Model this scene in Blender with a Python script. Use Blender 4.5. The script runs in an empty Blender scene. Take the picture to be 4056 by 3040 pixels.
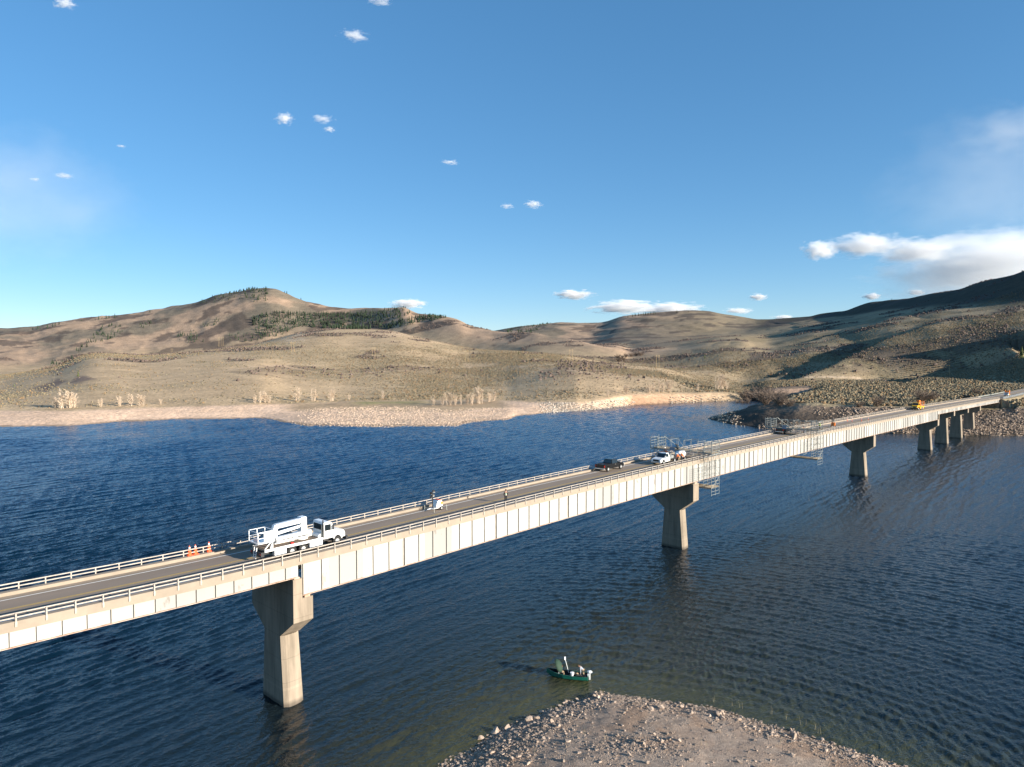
import bpy, bmesh, math, random
import numpy as np
from mathutils import Vector, Matrix
R = math.radians
rng = np.random.default_rng(7)
random.seed(7)
scene = bpy.context.scene
col = scene.collection

# ------------------------------------------------------------------ camera
F_PX, CX, CY, HZ, CAM_H = 2766.0, 2028.0, 1520.0, 1408.0, 36.3
PITCH = math.atan((CY - HZ) / F_PX)
cam_d = bpy.data.cameras.new('camera')
cam_d.sensor_width = 36.0
cam_d.lens = F_PX / 4056 * 36.0
cam_d.clip_start = 0.5
cam_d.clip_end = 60000
cam = bpy.data.objects.new('camera', cam_d)
cam.location = (0, 0, CAM_H)
cam.rotation_euler = (R(90) - PITCH, 0, 0)
col.objects.link(cam)
scene.camera = cam

# ------------------------------------------------------------------ light
SUN_EL, SUN_AZ = R(14.3), R(118.0)            # azimuth clockwise from +Y
SKY_STRENGTH, SUN_STRENGTH, EXPOSURE = 0.146, 5.0, 1.15
world = bpy.data.worlds.new('World')
scene.world = world
world.use_nodes = True
nt = world.node_tree
nt.nodes.clear()
sky = nt.nodes.new('ShaderNodeTexSky')
sky.sky_type = 'NISHITA'
sky.sun_disc = False
sky.sun_elevation = SUN_EL
sky.sun_rotation = SUN_AZ
sky.altitude = 2300
sky.air_density = 1.0
sky.dust_density = 0.3
sky.ozone_density = 4.0
bg = nt.nodes.new('ShaderNodeBackground')
bg.inputs['Strength'].default_value = SKY_STRENGTH
wo = nt.nodes.new('ShaderNodeOutputWorld')
hsv = nt.nodes.new('ShaderNodeHueSaturation')
hsv.inputs['Saturation'].default_value = 1.34
gam = nt.nodes.new('ShaderNodeGamma')          # evens out the very steep horizon glow
gam.inputs[1].default_value = 0.62
nt.links.new(sky.outputs[0], gam.inputs[0])
nt.links.new(gam.outputs[0], hsv.inputs['Color'])
nt.links.new(hsv.outputs[0], bg.inputs[0])
nt.links.new(bg.outputs[0], wo.inputs[0])
sun_d = bpy.data.lights.new('sun', 'SUN')
sun_d.energy = SUN_STRENGTH
sun_d.angle = R(0.5)
sun_d.color = (1.0, 0.915, 0.79)
sun = bpy.data.objects.new('sun', sun_d)
sdir = Vector((math.cos(SUN_EL) * math.sin(SUN_AZ), math.cos(SUN_EL) * math.cos(SUN_AZ), math.sin(SUN_EL)))
sun.rotation_euler = sdir.to_track_quat('Z', 'Y').to_euler()
sun.location = sdir * 300
col.objects.link(sun)
vs = scene.view_settings
vs.view_transform = 'Standard'
vs.look = 'None'
vs.gamma = 1
vs.use_curve_mapping = False
vs.exposure = EXPOSURE
scene.cycles.max_bounces = 14
scene.cycles.diffuse_bounces = 3
scene.cycles.glossy_bounces = 3
scene.cycles.volume_bounces = 12
scene.cycles.transparent_max_bounces = 16
scene.cycles.use_denoising = True

# ------------------------------------------------------------------ helpers
def tag(o, label=None, cat=None, group=None, kind=None):
    if label: o['label'] = label
    if cat: o['category'] = cat
    if group: o['group'] = group
    if kind: o['kind'] = kind
    return o

def empty(name, loc=(0, 0, 0), rz=0.0, label=None, cat=None, group=None):
    o = bpy.data.objects.new(name, None)
    o.empty_display_size = 0.3
    o.location = loc
    o.rotation_euler = (0, 0, rz)
    col.objects.link(o)
    return tag(o, label, cat, group)

def copy_tree(o, parent=None):
    c = o.copy()
    col.objects.link(c)
    if parent: c.parent = parent
    for ch in list(o.children):
        copy_tree(ch, c)
    return c

class MB:
    def __init__(s):
        s.v = []; s.f = []; s.m = []; s.mi = 0
    def add(s, vs_, fs):
        b = len(s.v)
        s.v += [tuple(v) for v in vs_]
        s.f += [tuple(b + i for i in f) for f in fs]
        s.m += [s.mi] * len(fs)
        return s
    def hexa(s, p):      # 8 points, bottom 4 ccw then top 4 ccw
        return s.add(p, [(3, 2, 1, 0), (4, 5, 6, 7), (0, 1, 5, 4), (1, 2, 6, 5), (2, 3, 7, 6), (3, 0, 4, 7)])
    def box(s, c, d, rz=0.0, ry=0.0):
        hx, hy, hz = d[0] / 2, d[1] / 2, d[2] / 2
        m = Matrix.Rotation(rz, 3, 'Z') @ Matrix.Rotation(ry, 3, 'Y')
        p = [m @ Vector(q) + Vector(c) for q in [(-hx, -hy, -hz), (hx, -hy, -hz), (hx, hy, -hz), (-hx, hy, -hz), (-hx, -hy, hz), (hx, -hy, hz), (hx, hy, hz), (-hx, hy, hz)]]
        return s.hexa(p)
    def bb(s, x0, x1, y0, y1, z0, z1):
        return s.box(((x0 + x1) / 2, (y0 + y1) / 2, (z0 + z1) / 2), (x1 - x0, y1 - y0, z1 - z0))
    def beam(s, a, b, w, h=None):
        a, b = Vector(a), Vector(b); h = h or w
        d = (b - a).normalized()
        up = Vector((0, 0, 1)) if abs(d.z) < 0.95 else Vector((1, 0, 0))
        sx = d.cross(up).normalized() * w / 2
        sy = sx.cross(d).normalized() * h / 2
        p = [a - sx - sy, a + sx - sy, a + sx + sy, a - sx + sy]
        q = [v + (b - a) for v in p]
        return s.add(p + q, [(3, 2, 1, 0), (4, 5, 6, 7), (0, 1, 5, 4), (1, 2, 6, 5), (2, 3, 7, 6), (3, 0, 4, 7)])
    def tube(s, a, b, r, n=6, r2=None):
        a, b = Vector(a), Vector(b); r2 = r if r2 is None else r2
        d = (b - a).normalized()
        up = Vector((0, 0, 1)) if abs(d.z) < 0.9 else Vector((1, 0, 0))
        x = d.cross(up).normalized(); y = x.cross(d)
        vs_ = []
        for k in range(n):
            t = 2 * math.pi * k / n
            o = x * math.cos(t) + y * math.sin(t)
            vs_.append(a + o * r); vs_.append(b + o * r2)
        fs = [(2 * k, 2 * ((k + 1) % n), 2 * ((k + 1) % n) + 1, 2 * k + 1) for k in range(n)]
        fs.append(tuple(2 * k for k in range(n))[::-1]); fs.append(tuple(2 * k + 1 for k in range(n)))
        return s.add(vs_, fs)
    def prism(s, prof, y0, y1):      # profile in x-z, extruded along y
        n = len(prof)
        vs_ = [(x, y0, z) for x, z in prof] + [(x, y1, z) for x, z in prof]
        fs = [tuple(range(n)), tuple(range(n, 2 * n))[::-1]] + [(i, i + n, (i + 1) % n + n, (i + 1) % n) for i in range(n)]
        return s.add(vs_, fs)
    def prism_x(s, prof, x0, x1):    # profile in y-z, extruded along x
        n = len(prof)
        vs_ = [(x0, y, z) for y, z in prof] + [(x1, y, z) for y, z in prof]
        fs = [tuple(range(n))[::-1], tuple(range(n, 2 * n))] + [(i, (i + 1) % n, (i + 1) % n + n, i + n) for i in range(n)]
        return s.add(vs_, fs)
    def lathe(s, prof, c=(0, 0, 0), n=12):   # profile r,z
        vs_ = []
        for r, z in prof:
            for k in range(n):
                t = 2 * math.pi * k / n
                vs_.append((c[0] + r * math.cos(t), c[1] + r * math.sin(t), c[2] + z))
        fs = []
        for i in range(len(prof) - 1):
            for k in range(n):
                fs.append((i * n + k, i * n + (k + 1) % n, (i + 1) * n + (k + 1) % n, (i + 1) * n + k))
        fs.append(tuple(range(n))[::-1]); fs.append(tuple((len(prof) - 1) * n + k for k in range(n)))
        return s.add(vs_, fs)
    def wheel_y(s, c, r, w, n=18):   # disc with axis along y
        prof = [(r * .9, -w / 2), (r, -w / 2 + w * .15), (r, w / 2 - w * .15), (r * .9, w / 2)]
        vs_ = []
        for rr, y in prof:
            for k in range(n):
                t = 2 * math.pi * k / n
                vs_.append((c[0] + rr * math.cos(t), c[1] + y, c[2] + rr * math.sin(t)))
        fs = []
        for i in range(3):
            for k in range(n):
                fs.append((i * n + k, (i + 1) * n + k, (i + 1) * n + (k + 1) % n, i * n + (k + 1) % n))
        fs.append(tuple(range(n))); fs.append(tuple(3 * n + k for k in range(n))[::-1])
        return s.add(vs_, fs)
    def ball(s, c, r, n=10, m=7, sq=(1, 1, 1)):
        prof = [(math.sin(math.pi * i / m), -math.cos(math.pi * i / m)) for i in range(m + 1)]
        prof[0] = (0.02, -1); prof[-1] = (0.02, 1)
        vs_ = []
        for rr, z in prof:
            for k in range(n):
                t = 2 * math.pi * k / n
                vs_.append((c[0] + r * sq[0] * rr * math.cos(t), c[1] + r * sq[1] * rr * math.sin(t), c[2] + r * sq[2] * z))
        fs = []
        for i in range(m):
            for k in range(n):
                fs.append((i * n + k, i * n + (k + 1) % n, (i + 1) * n + (k + 1) % n, (i + 1) * n + k))
        fs.append(tuple(range(n))[::-1]); fs.append(tuple(m * n + k for k in range(n)))
        return s.add(vs_, fs)
    def build(s, name, mats, parent=None, bevel=0.0, smooth=False, loc=None):
        me = bpy.data.meshes.new(name)
        me.from_pydata(s.v, [], s.f)
        if not isinstance(mats, (list, tuple)): mats = [mats]
        for m in mats: me.materials.append(m)
        if len(mats) > 1: me.polygons.foreach_set('material_index', s.m)
        bm = bmesh.new(); bm.from_mesh(me)
        bmesh.ops.recalc_face_normals(bm, faces=bm.faces)
        if bevel:
            ed = [e for e in bm.edges if len(e.link_faces) == 2 and e.calc_face_angle(0) > R(25)]
            bmesh.ops.bevel(bm, geom=ed, offset=bevel, segments=2, affect='EDGES', clamp_overlap=True)
        bm.to_mesh(me); bm.free()
        if smooth: me.polygons.foreach_set('use_smooth', [True] * len(me.polygons))
        o = bpy.data.objects.new(name, me)
        col.objects.link(o)
        if parent: o.parent = parent
        if loc: o.location = loc
        return o

def np_mesh(name, V, Fq, mats, parent=None, color=None, smooth=False, attrs=None):
    """V (n,3); Fq (m,k) all the same number of corners"""
    me = bpy.data.meshes.new(name)
    V = np.asarray(V, np.float32); Fq = np.asarray(Fq, np.int32)
    m, k = Fq.shape
    me.vertices.add(len(V)); me.vertices.foreach_set('co', V.ravel())
    me.loops.add(m * k); me.loops.foreach_set('vertex_index', Fq.ravel())
    me.polygons.add(m)
    me.polygons.foreach_set('loop_start', np.arange(0, m * k, k, dtype=np.int32))
    me.update(calc_edges=True)
    if not isinstance(mats, (list, tuple)): mats = [mats]
    for mm in mats: me.materials.append(mm)
    if color is not None:
        a = me.color_attributes.new('tint', 'FLOAT_COLOR', 'POINT')
        c4 = np.ones((len(V), 4), np.float32); c4[:, :3] = color
        a.data.foreach_set('color', c4.ravel())
    if attrs:
        for nm, val in attrs.items():
            a = me.attributes.new(nm, 'FLOAT', 'POINT')
            a.data.foreach_set('value', np.asarray(val, np.float32))
    me.polygons.foreach_set('use_smooth', np.full(m, smooth, bool))
    o = bpy.data.objects.new(name, me)
    col.objects.link(o)
    if parent: o.parent = parent
    return o

# value noise
def _hash(ix, iy, s):
    h = (ix.astype(np.int64) * 374761393 + iy.astype(np.int64) * 668265263 + s * 1274126177) & 0x7fffffff
    h = ((h ^ (h >> 13)) * 1274126177) & 0x7fffffff
    return ((h ^ (h >> 16)) & 0xffff) / 65535.0
def vnoise(x, y, s=0):
    ix, iy = np.floor(x), np.floor(y)
    fx, fy = x - ix, y - iy
    fx = fx * fx * fx * (fx * (fx * 6 - 15) + 10); fy = fy * fy * fy * (fy * (fy * 6 - 15) + 10)
    a, b, c, d = _hash(ix, iy, s), _hash(ix + 1, iy, s), _hash(ix, iy + 1, s), _hash(ix + 1, iy + 1, s)
    return (a * (1 - fx) + b * fx) * (1 - fy) + (c * (1 - fx) + d * fx) * fy
def fbm(x, y, wl, octv=4, s=0, gain=0.5):
    o = np.zeros_like(x, dtype=float); a = 1.0; t = 0.0
    for k in range(octv):
        c, sn = math.cos(0.6 * k + .3), math.sin(0.6 * k + .3)
        o += a * (2 * vnoise((x * c - y * sn) / wl + 17.3 * k, (x * sn + y * c) / wl + 5.1 * k, s + k) - 1)
        t += a; a *= gain; wl *= 0.5
    return o / t
def sstep(a, b, x):
    t = np.clip((x - a) / (b - a), 0, 1)
    return t * t * (3 - 2 * t)
def pdist(px, py, poly, closed=True):
    """distance to polygon edges and inside mask"""
    P = np.asarray(poly, float); n = len(P)
    d = np.full(px.shape, 1e9); ins = np.zeros(px.shape, bool)
    for i in range(n if closed else n - 1):
        a, b = P[i], P[(i + 1) % n]
        e = b - a
        t = np.clip(((px - a[0]) * e[0] + (py - a[1]) * e[1]) / (e @ e), 0, 1)
        d = np.minimum(d, np.hypot(px - a[0] - t * e[0], py - a[1] - t * e[1]))
        if closed:
            cr = (a[1] > py) != (b[1] > py)
            with np.errstate(divide='ignore', invalid='ignore'):
                ins ^= cr & (px < (b[0] - a[0]) * (py - a[1]) / (b[1] - a[1] + 1e-12) + a[0])
    return d, ins

# camera model used for reading positions off the survey of the photograph
_c, _s = math.cos(PITCH), math.sin(PITCH)
def ray(x, y):
    x = np.asarray(x, float); y = np.asarray(y, float)
    dx = (x - CX) / F_PX; dz = -(y - CY) / F_PX
    return dx, _c + dz * _s, -_s + dz * _c
def proj(X, Y, Z):
    q = np.asarray(Z) - CAM_H
    d = Y * _c - q * _s; h = Y * _s + q * _c
    d = np.where(d < 1, 1, d)
    return CX + F_PX * X / d, CY - F_PX * h / d
def gp(x, y, z=0.0):
    dx, dy, dz = ray(x, y); t = (z - CAM_H) / dz
    return float(dx * t), float(dy * t), z

# ------------------------------------------------------------------ materials
MATS = {}
def mat(name, color, rough=0.7, metal=0.0, var=0.0, scale=4.0, bump=0.0, spec=0.5, coat=0.0, color2=None, detail=5.0, stretch=None):
    if name in MATS: return MATS[name]
    m = bpy.data.materials.new(name); m.use_nodes = True
    t = m.node_tree; b = t.nodes['Principled BSDF']
    b.inputs['Base Color'].default_value = (*color, 1)
    b.inputs['Roughness'].default_value = rough
    b.inputs['Metallic'].default_value = metal
    b.inputs['Specular IOR Level'].default_value = spec
    b.inputs['Coat Weight'].default_value = coat
    if var or bump or color2:
        tc = t.nodes.new('ShaderNodeTexCoord'); n = t.nodes.new('ShaderNodeTexNoise')
        n.inputs['Scale'].default_value = scale; n.inputs['Detail'].default_value = detail
        n.inputs['Roughness'].default_value = 0.65
        mp = t.nodes.new('ShaderNodeMapping')
        if stretch: mp.inputs['Scale'].default_value = stretch
        t.links.new(tc.outputs['Object'], mp.inputs[0]); t.links.new(mp.outputs[0], n.inputs['Vector'])
        r = t.nodes.new('ShaderNodeValToRGB')
        r.color_ramp.elements[0].position = 0.33; r.color_ramp.elements[1].position = 0.67
        c2 = color2 or tuple(c * (1 - var) for c in color)
        c1 = color if color2 else tuple(min(1, c * (1 + var)) for c in color)
        r.color_ramp.elements[0].color = (*c2, 1); r.color_ramp.elements[1].color = (*c1, 1)
        t.links.new(n.outputs['Fac'], r.inputs[0]); t.links.new(r.outputs[0], b.inputs['Base Color'])
        if bump:
            bp = t.nodes.new('ShaderNodeBump'); bp.inputs['Strength'].default_value = bump; bp.inputs['Distance'].default_value = 0.05
            t.links.new(n.outputs['Fac'], bp.inputs['Height']); t.links.new(bp.outputs[0], b.inputs['Normal'])
    MATS[name] = m
    return m

def tint_mat(name, rough=0.95, detail=None, bump=None, amp=0.35):
    """base colour from the tint attribute broken up by world-space noise of the given scales"""
    m = bpy.data.materials.new(name); m.use_nodes = True
    t = m.node_tree; b = t.nodes['Principled BSDF']
    b.inputs['Roughness'].default_value = rough; b.inputs['Specular IOR Level'].default_value = 0.15
    a = t.nodes.new('ShaderNodeAttribute'); a.attribute_name = 'tint'
    tc = t.nodes.new('ShaderNodeTexCoord')
    last = a.outputs['Color']
    for sc, am in (detail or []):
        n = t.nodes.new('ShaderNodeTexNoise'); n.inputs['Scale'].default_value = sc; n.inputs['Detail'].default_value = 4; n.inputs['Roughness'].default_value = .6
        t.links.new(tc.outputs['Object'], n.inputs['Vector'])
        mr = t.nodes.new('ShaderNodeMapRange'); mr.inputs[1].default_value = .3; mr.inputs[2].default_value = .7
        mr.inputs[3].default_value = 1 - am; mr.inputs[4].default_value = 1 + am
        t.links.new(n.outputs['Fac'], mr.inputs[0])
        mx = t.nodes.new('ShaderNodeVectorMath'); mx.operation = 'SCALE'
        t.links.new(last, mx.inputs[0]); t.links.new(mr.outputs[0], mx.inputs['Scale'])
        last = mx.outputs[0]
    t.links.new(last, b.inputs['Base Color'])
    if bump:
        n = t.nodes.new('ShaderNodeTexNoise'); n.inputs['Scale'].default_value = bump[0]; n.inputs['Detail'].default_value = 6
        t.links.new(tc.outputs['Object'], n.inputs['Vector'])
        bp = t.nodes.new('ShaderNodeBump'); bp.inputs['Strength'].default_value = 1; bp.inputs['Distance'].default_value = bump[1]
        t.links.new(n.outputs['Fac'], bp.inputs['Height']); t.links.new(bp.outputs[0], b.inputs['Normal'])
    return m

M_white = mat('white_paint', (0.80, 0.80, 0.78), 0.4, var=0.06, scale=1.2)
M_truckwhite = mat('truck_white', (0.82, 0.82, 0.80), 0.3, coat=0.4, var=0.04, scale=1.0)
M_black = mat('black_paint', (0.006, 0.006, 0.007), 0.3, coat=0.25)
M_darkmetal = mat('dark_metal', (0.03, 0.03, 0.032), 0.5, metal=0.3)
M_tyre = mat('tyre_rubber', (0.018, 0.018, 0.018), 0.85)
M_rim = mat('rim_metal', (0.62, 0.62, 0.60), 0.35, metal=0.6)
M_glass = mat('dark_glass', (0.012, 0.016, 0.018), 0.06, spec=0.8)
M_red = mat('red_lens', (0.55, 0.02, 0.015), 0.25)
M_orange = mat('orange_plastic', (0.80, 0.095, 0.012), 0.5)
M_hiviz = mat('hi_vis_orange', (0.90, 0.20, 0.03), 0.7)
M_lime = mat('hi_vis_lime', (0.55, 0.70, 0.10), 0.7)
M_reflect = mat('reflective_white', (0.85, 0.85, 0.82), 0.4)
M_yellow = mat('machine_yellow', (0.80, 0.42, 0.03), 0.4, var=.05)
M_orangeM = mat('machine_orange', (0.72, 0.20, 0.02), 0.45, var=.08)
M_galv = mat('galvanised_steel', (0.36, 0.37, 0.335), 0.45, metal=0.35, var=.12, scale=3)
M_galvd = mat('weathered_steel', (0.26, 0.27, 0.26), 0.5, metal=0.3, var=.2, scale=3)
M_plank = mat('scaffold_plank', (0.42, 0.33, 0.22), 0.8, var=.25, scale=3)
M_skin = mat('skin', (0.45, 0.26, 0.18), 0.6)
M_hair = mat('hair', (0.10, 0.045, 0.02), 0.7)
M_denim = mat('dark_trousers', (0.02, 0.022, 0.03), 0.85)
M_greycloth = mat('grey_shirt', (0.34, 0.36, 0.40), 0.85)
M_tancloth = mat('tan_trousers', (0.42, 0.31, 0.19), 0.85)
M_concrete = mat('pier_concrete', (0.32, 0.255, 0.19), 0.9, color2=(0.18, 0.145, 0.105), scale=1.1, bump=0.25, stretch=(1, 1, .13), detail=7)
M_deckconc = mat('deck_concrete', (0.285, 0.233, 0.178), 0.9, var=0.10, scale=0.7, bump=0.15)
M_asphalt = mat('asphalt', (0.255, 0.195, 0.145), 0.9, var=0.09, scale=0.5, bump=0.1, stretch=(.15, 1, 1))
M_lineW = mat('road_white', (0.80, 0.76, 0.68), 0.7, var=.1, scale=3)
M_lineY = mat('road_yellow', (0.55, 0.36, 0.08), 0.7, var=.1, scale=3)
M_rail = mat('railing_steel', (0.37, 0.325, 0.275), 0.5, metal=0.2, var=.22, scale=2.2)

def girder_mat():
    m = bpy.data.materials.new('girder_white_steel'); m.use_nodes = True
    t = m.node_tree; b = t.nodes['Principled BSDF']; b.inputs['Roughness'].default_value = 0.55
    tc = t.nodes.new('ShaderNodeTexCoord')
    mp = t.nodes.new('ShaderNodeMapping'); mp.inputs['Scale'].default_value = (.5, 1, .18)
    t.links.new(tc.outputs['Object'], mp.inputs[0])
    n = t.nodes.new('ShaderNodeTexNoise'); n.inputs['Scale'].default_value = 1.6; n.inputs['Detail'].default_value = 8; n.inputs['Roughness'].default_value = .7
    t.links.new(mp.outputs[0], n.inputs['Vector'])
    r = t.nodes.new('ShaderNodeValToRGB')
    r.color_ramp.elements[0].position = .27; r.color_ramp.elements[0].color = (.20, .14, .095, 1)
    r.color_ramp.elements[1].position = .40; r.color_ramp.elements[1].color = (.425, .415, .385, 1)
    t.links.new(n.outputs['Fac'], r.inputs[0])
    # repainted panels of slightly different whites
    sx = t.nodes.new('ShaderNodeSeparateXYZ'); t.links.new(tc.outputs['Object'], sx.inputs[0])
    dv = t.nodes.new('ShaderNodeMath'); dv.operation = 'DIVIDE'; dv.inputs[1].default_value = 4.3; t.links.new(sx.outputs[0], dv.inputs[0])
    fl = t.nodes.new('ShaderNodeMath'); fl.operation = 'FLOOR'; t.links.new(dv.outputs[0], fl.inputs[0])
    wn = t.nodes.new('ShaderNodeTexWhiteNoise'); wn.noise_dimensions = '1D'; t.links.new(fl.outputs[0], wn.inputs['W'])
    mr = t.nodes.new('ShaderNodeMapRange'); mr.inputs[3].default_value = .66; mr.inputs[4].default_value = 1.06; t.links.new(wn.outputs['Value'], mr.inputs[0])
    vm = t.nodes.new('ShaderNodeVectorMath'); vm.operation = 'SCALE'; t.links.new(r.outputs[0], vm.inputs[0]); t.links.new(mr.outputs[0], vm.inputs['Scale'])
    t.links.new(vm.outputs[0], b.inputs['Base Color'])
    return m
M_girder = girder_mat()
def pier_marks(m):
    """pour joints and the wet band the lake leaves at the foot, both fixed on the concrete"""
    t = m.node_tree; b = t.nodes['Principled BSDF']; src = b.inputs['Base Color'].links[0].from_socket
    tc = t.nodes.new('ShaderNodeTexCoord'); sx = t.nodes.new('ShaderNodeSeparateXYZ'); t.links.new(tc.outputs['Object'], sx.inputs[0])
    nz_ = t.nodes.new('ShaderNodeTexNoise'); nz_.inputs['Scale'].default_value = 2.2; t.links.new(tc.outputs['Object'], nz_.inputs['Vector'])
    def mt(op, x, y):
        n = t.nodes.new('ShaderNodeMath'); n.operation = op
        for i, q in enumerate((x, y)):
            if isinstance(q, (int, float)): n.inputs[i].default_value = q
            else: t.links.new(q, n.inputs[i])
        return n.outputs[0]
    z = mt('ADD', sx.outputs[2], mt('MULTIPLY', nz_.outputs['Fac'], .25))
    wet_ = t.nodes.new('ShaderNodeMapRange'); wet_.inputs[1].default_value = .35; wet_.inputs[2].default_value = .75; wet_.inputs[3].default_value = .45; wet_.inputs[4].default_value = 1; t.links.new(z, wet_.inputs[0])
    ring = mt('LESS_THAN', mt('ABSOLUTE', mt('SUBTRACT', z, 1.95), 0), .12)
    pour = mt('LESS_THAN', mt('FRACT', mt('DIVIDE', sx.outputs[2], 2.44), 0), .03)
    k = mt('MULTIPLY', wet_.outputs[0], mt('SUBTRACT', mt('ADD', 1.0, mt('MULTIPLY', ring, .12)), mt('MULTIPLY', pour, .2)))
    vm = t.nodes.new('ShaderNodeVectorMath'); vm.operation = 'SCALE'; t.links.new(src, vm.inputs[0]); t.links.new(k, vm.inputs['Scale'])
    t.links.new(vm.outputs[0], b.inputs['Base Color'])
pier_marks(M_concrete)
M_rust = mat('rusty_flange', (0.62, 0.48, 0.38), 0.7, color2=(0.36, 0.20, 0.12), scale=1.3)
M_stiff = mat('stiffener_shade_grey', (0.34, 0.31, 0.265), 0.7, var=.15, scale=2)  # darker than the girder paint: shade lines put into the stiffener colour

# ------------------------------------------------------------------ bridge frame and survey points
BO = np.array([-23.440, 70.469]); BD = np.array([0.68611, 0.72750]); BN = np.array([-0.72750, 0.68611])
BRZ = math.atan2(BD[1], BD[0])
VC = 2.3                                   # bridge centreline offset
_K = np.array([(-120, 18.1), (-60, 17.2), (-24, 16.75), (-10, 16.56), (0, 16.56), (15, 16.77), (30, 17.03), (50, 17.3), (75, 17.5), (100, 17.6), (140, 17.64), (180, 17.37), (220, 17.06), (260, 16.75), (300, 16.25), (350, 15.6), (395, 14.9), (440, 14.5), (560, 14.3), (900, 16)])
def _kz():
    uu = np.arange(-130, 901, 1.0); z = np.interp(uu, _K[:, 0], _K[:, 1])
    k = np.exp(-np.linspace(-2, 2, 21) ** 2); k /= k.sum()
    return uu, np.convolve(np.pad(z, 10, mode='edge'), k, mode='valid')
_KU, _KZ = _kz()
def rail_z(u): return float(np.interp(u, _KU, _KZ))
def deck_z(u): return rail_z(u) - 0.92
def BW(u, v, z=0.0):
    return (BO[0] + BD[0] * u + BN[0] * v, BO[1] + BD[1] * u + BN[1] * v, z)
RIGHT_BANK = [(114, 403), (112.5, 392), (116, 367), (124, 345), (133, 336), (152, 329), (175, 324), (188, 321), (205, 316), (232, 315), (300, 312), (420, 300), (600, 290), (900, 700), (500, 820), (300, 760), (262, 690), (232, 610), (196, 530), (166, 488), (134, 434)]

# ------------------------------------------------------------------ terrain
def smoothx(a, sig):
    xs = np.arange(-2700, 6800, 4.0); v = np.interp(xs, COLX, a); n = int(sig * 3 / 4)
    k = np.exp(-.5 * (np.arange(-n, n + 1) * 4 / sig) ** 2); k /= k.sum()
    return np.interp(COLX, xs, np.convolve(np.pad(v, n, mode='edge'), k, mode='valid'))
def table(tx, *cols):
    r = [np.interp(COLX, tx, c) for c in cols]
    if len(r) == 2: r = [smoothx(r[0], 14), smoothx(r[1], 110)]
    return r
COLX = np.concatenate([np.arange(-2600, -60, 14.0), np.arange(-60, 4120, 4.4), np.arange(4120, 6700, 14.0)])
COLT = None
def yz(y, D):   # pixel row + distance -> height
    dx, dy, dz = ray(COLX, y); return CAM_H + D * dz / dy
# shoreline
w_x = [-2600, 0, 250, 458, 700, 1014, 1045, 1090, 1130, 1229, 1642, 1802, 1871, 2014, 2046, 2180, 2367, 2500, 2733, 2944, 2990, 6700]
w_y = [1692, 1690, 1690, 1672, 1662, 1657, 1658, 1666, 1676, 1687, 1691, 1686, 1673, 1662, 1648, 1634, 1623, 1607, 1595, 1586, 1575, 1560]
y0, = table(w_x, w_y); y0 = smoothx(y0, 9)
dx, dy, dz = ray(COLX, y0); D0 = -CAM_H * dy / dz
z0 = np.zeros_like(D0)
s_x = [-2600, 0, 250, 458, 700, 1014, 1183, 1390, 1700, 2000, 2120, 2300, 2367, 2481, 2687, 2871, 2944, 3042, 6700]
s_y = [1630, 1625, 1628, 1618, 1609, 1604, 1601, 1592, 1588, 1588, 1594, 1592, 1586, 1565, 1560, 1552, 1565, 1548, 1540]
s_z = [4.5, 4.5, 4.5, 4.6, 4.7, 4.6, 3.4, 3.2, 3.6, 4.0, 4.4, 5.0, 5.5, 7.0, 6.5, 6.5, 5.0, 6.0, 10.0]
y1, z1, _q = table(s_x, s_y, s_z, s_z); y1 = smoothx(y1, 34); z1 = smoothx(z1, 50)
dx, dy, dz = ray(COLX, y1); D1 = np.maximum(-(CAM_H - z1) * dy / dz, D0 + 15)
z1 = yz(y1, D1)
c_x = [-2600, -1500, -500, 0, 115, 229, 320, 367, 458, 573, 688, 871, 1014, 1197, 1275, 1412, 1527, 1596, 1688, 1848, 1940, 2000, 2229, 2412, 2550, 2642, 2733, 2871, 2960, 3042, 3200, 3362, 3477, 3730, 4056, 4400, 5000, 6700]
c_y = [1500, 1500, 1510, 1503, 1480, 1455, 1412, 1398, 1400, 1405, 1396, 1377, 1359, 1315, 1304, 1306, 1308, 1318, 1343, 1389, 1396, 1396, 1409, 1439, 1453, 1464, 1496, 1526, 1545, 1518, 1505, 1497, 1515, 1493, 1474, 1472, 1478, 1480]
c_D = [850, 850, 800, 850, 900, 1000, 1100, 1150, 1180, 1190, 1200, 1200, 1250, 1380, 1400, 1400, 1390, 1350, 1290, 1150, 1060, 1000, 950, 890, 860, 840, 770, 700, 660, 680, 650, 620, 600, 560, 520, 480, 430, 400]
y2, D2 = table(c_x, c_y, c_D); y2 = smoothx(y2, 34); D2 = np.maximum(D2, smoothx(D1, 60) + 60); z2 = yz(y2, D2)
m_x = [-2600, -1500, -500, 0, 151, 229, 390, 596, 779, 871, 1014, 1055, 1092, 1137, 1197, 1321, 1399, 1504, 1605, 1655, 1752, 1816, 1871, 1953, 2000, 2124, 2275, 2412, 2458, 2481, 2550, 2733, 2944, 3042, 3200, 3362, 3700, 4056, 4400, 5000, 6700]
m_y = [1400, 1380, 1330, 1312, 1304, 1286, 1265, 1234, 1205, 1176, 1148, 1143, 1148, 1166, 1189, 1224, 1236, 1228, 1220, 1249, 1253, 1267, 1299, 1322, 1325, 1327, 1357, 1384, 1393, 1410, 1405, 1400, 1385, 1394, 1375, 1370, 1330, 1320, 1350, 1375, 1390]
m_D = [2300, 2300, 2300, 2300, 2320, 2330, 2360, 2400, 2380, 2350, 2320, 2300, 2300, 2290, 2280, 2220, 2150, 2050, 1950, 1850, 1800, 1750, 1680, 1600, 1560, 1450, 1350, 1250, 1220, 1210, 1230, 1240, 1170, 1090, 1000, 900, 850, 800, 700, 600, 560]
y4, D4 = table(m_x, m_y, m_D); z4 = yz(y4, D4)
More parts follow.
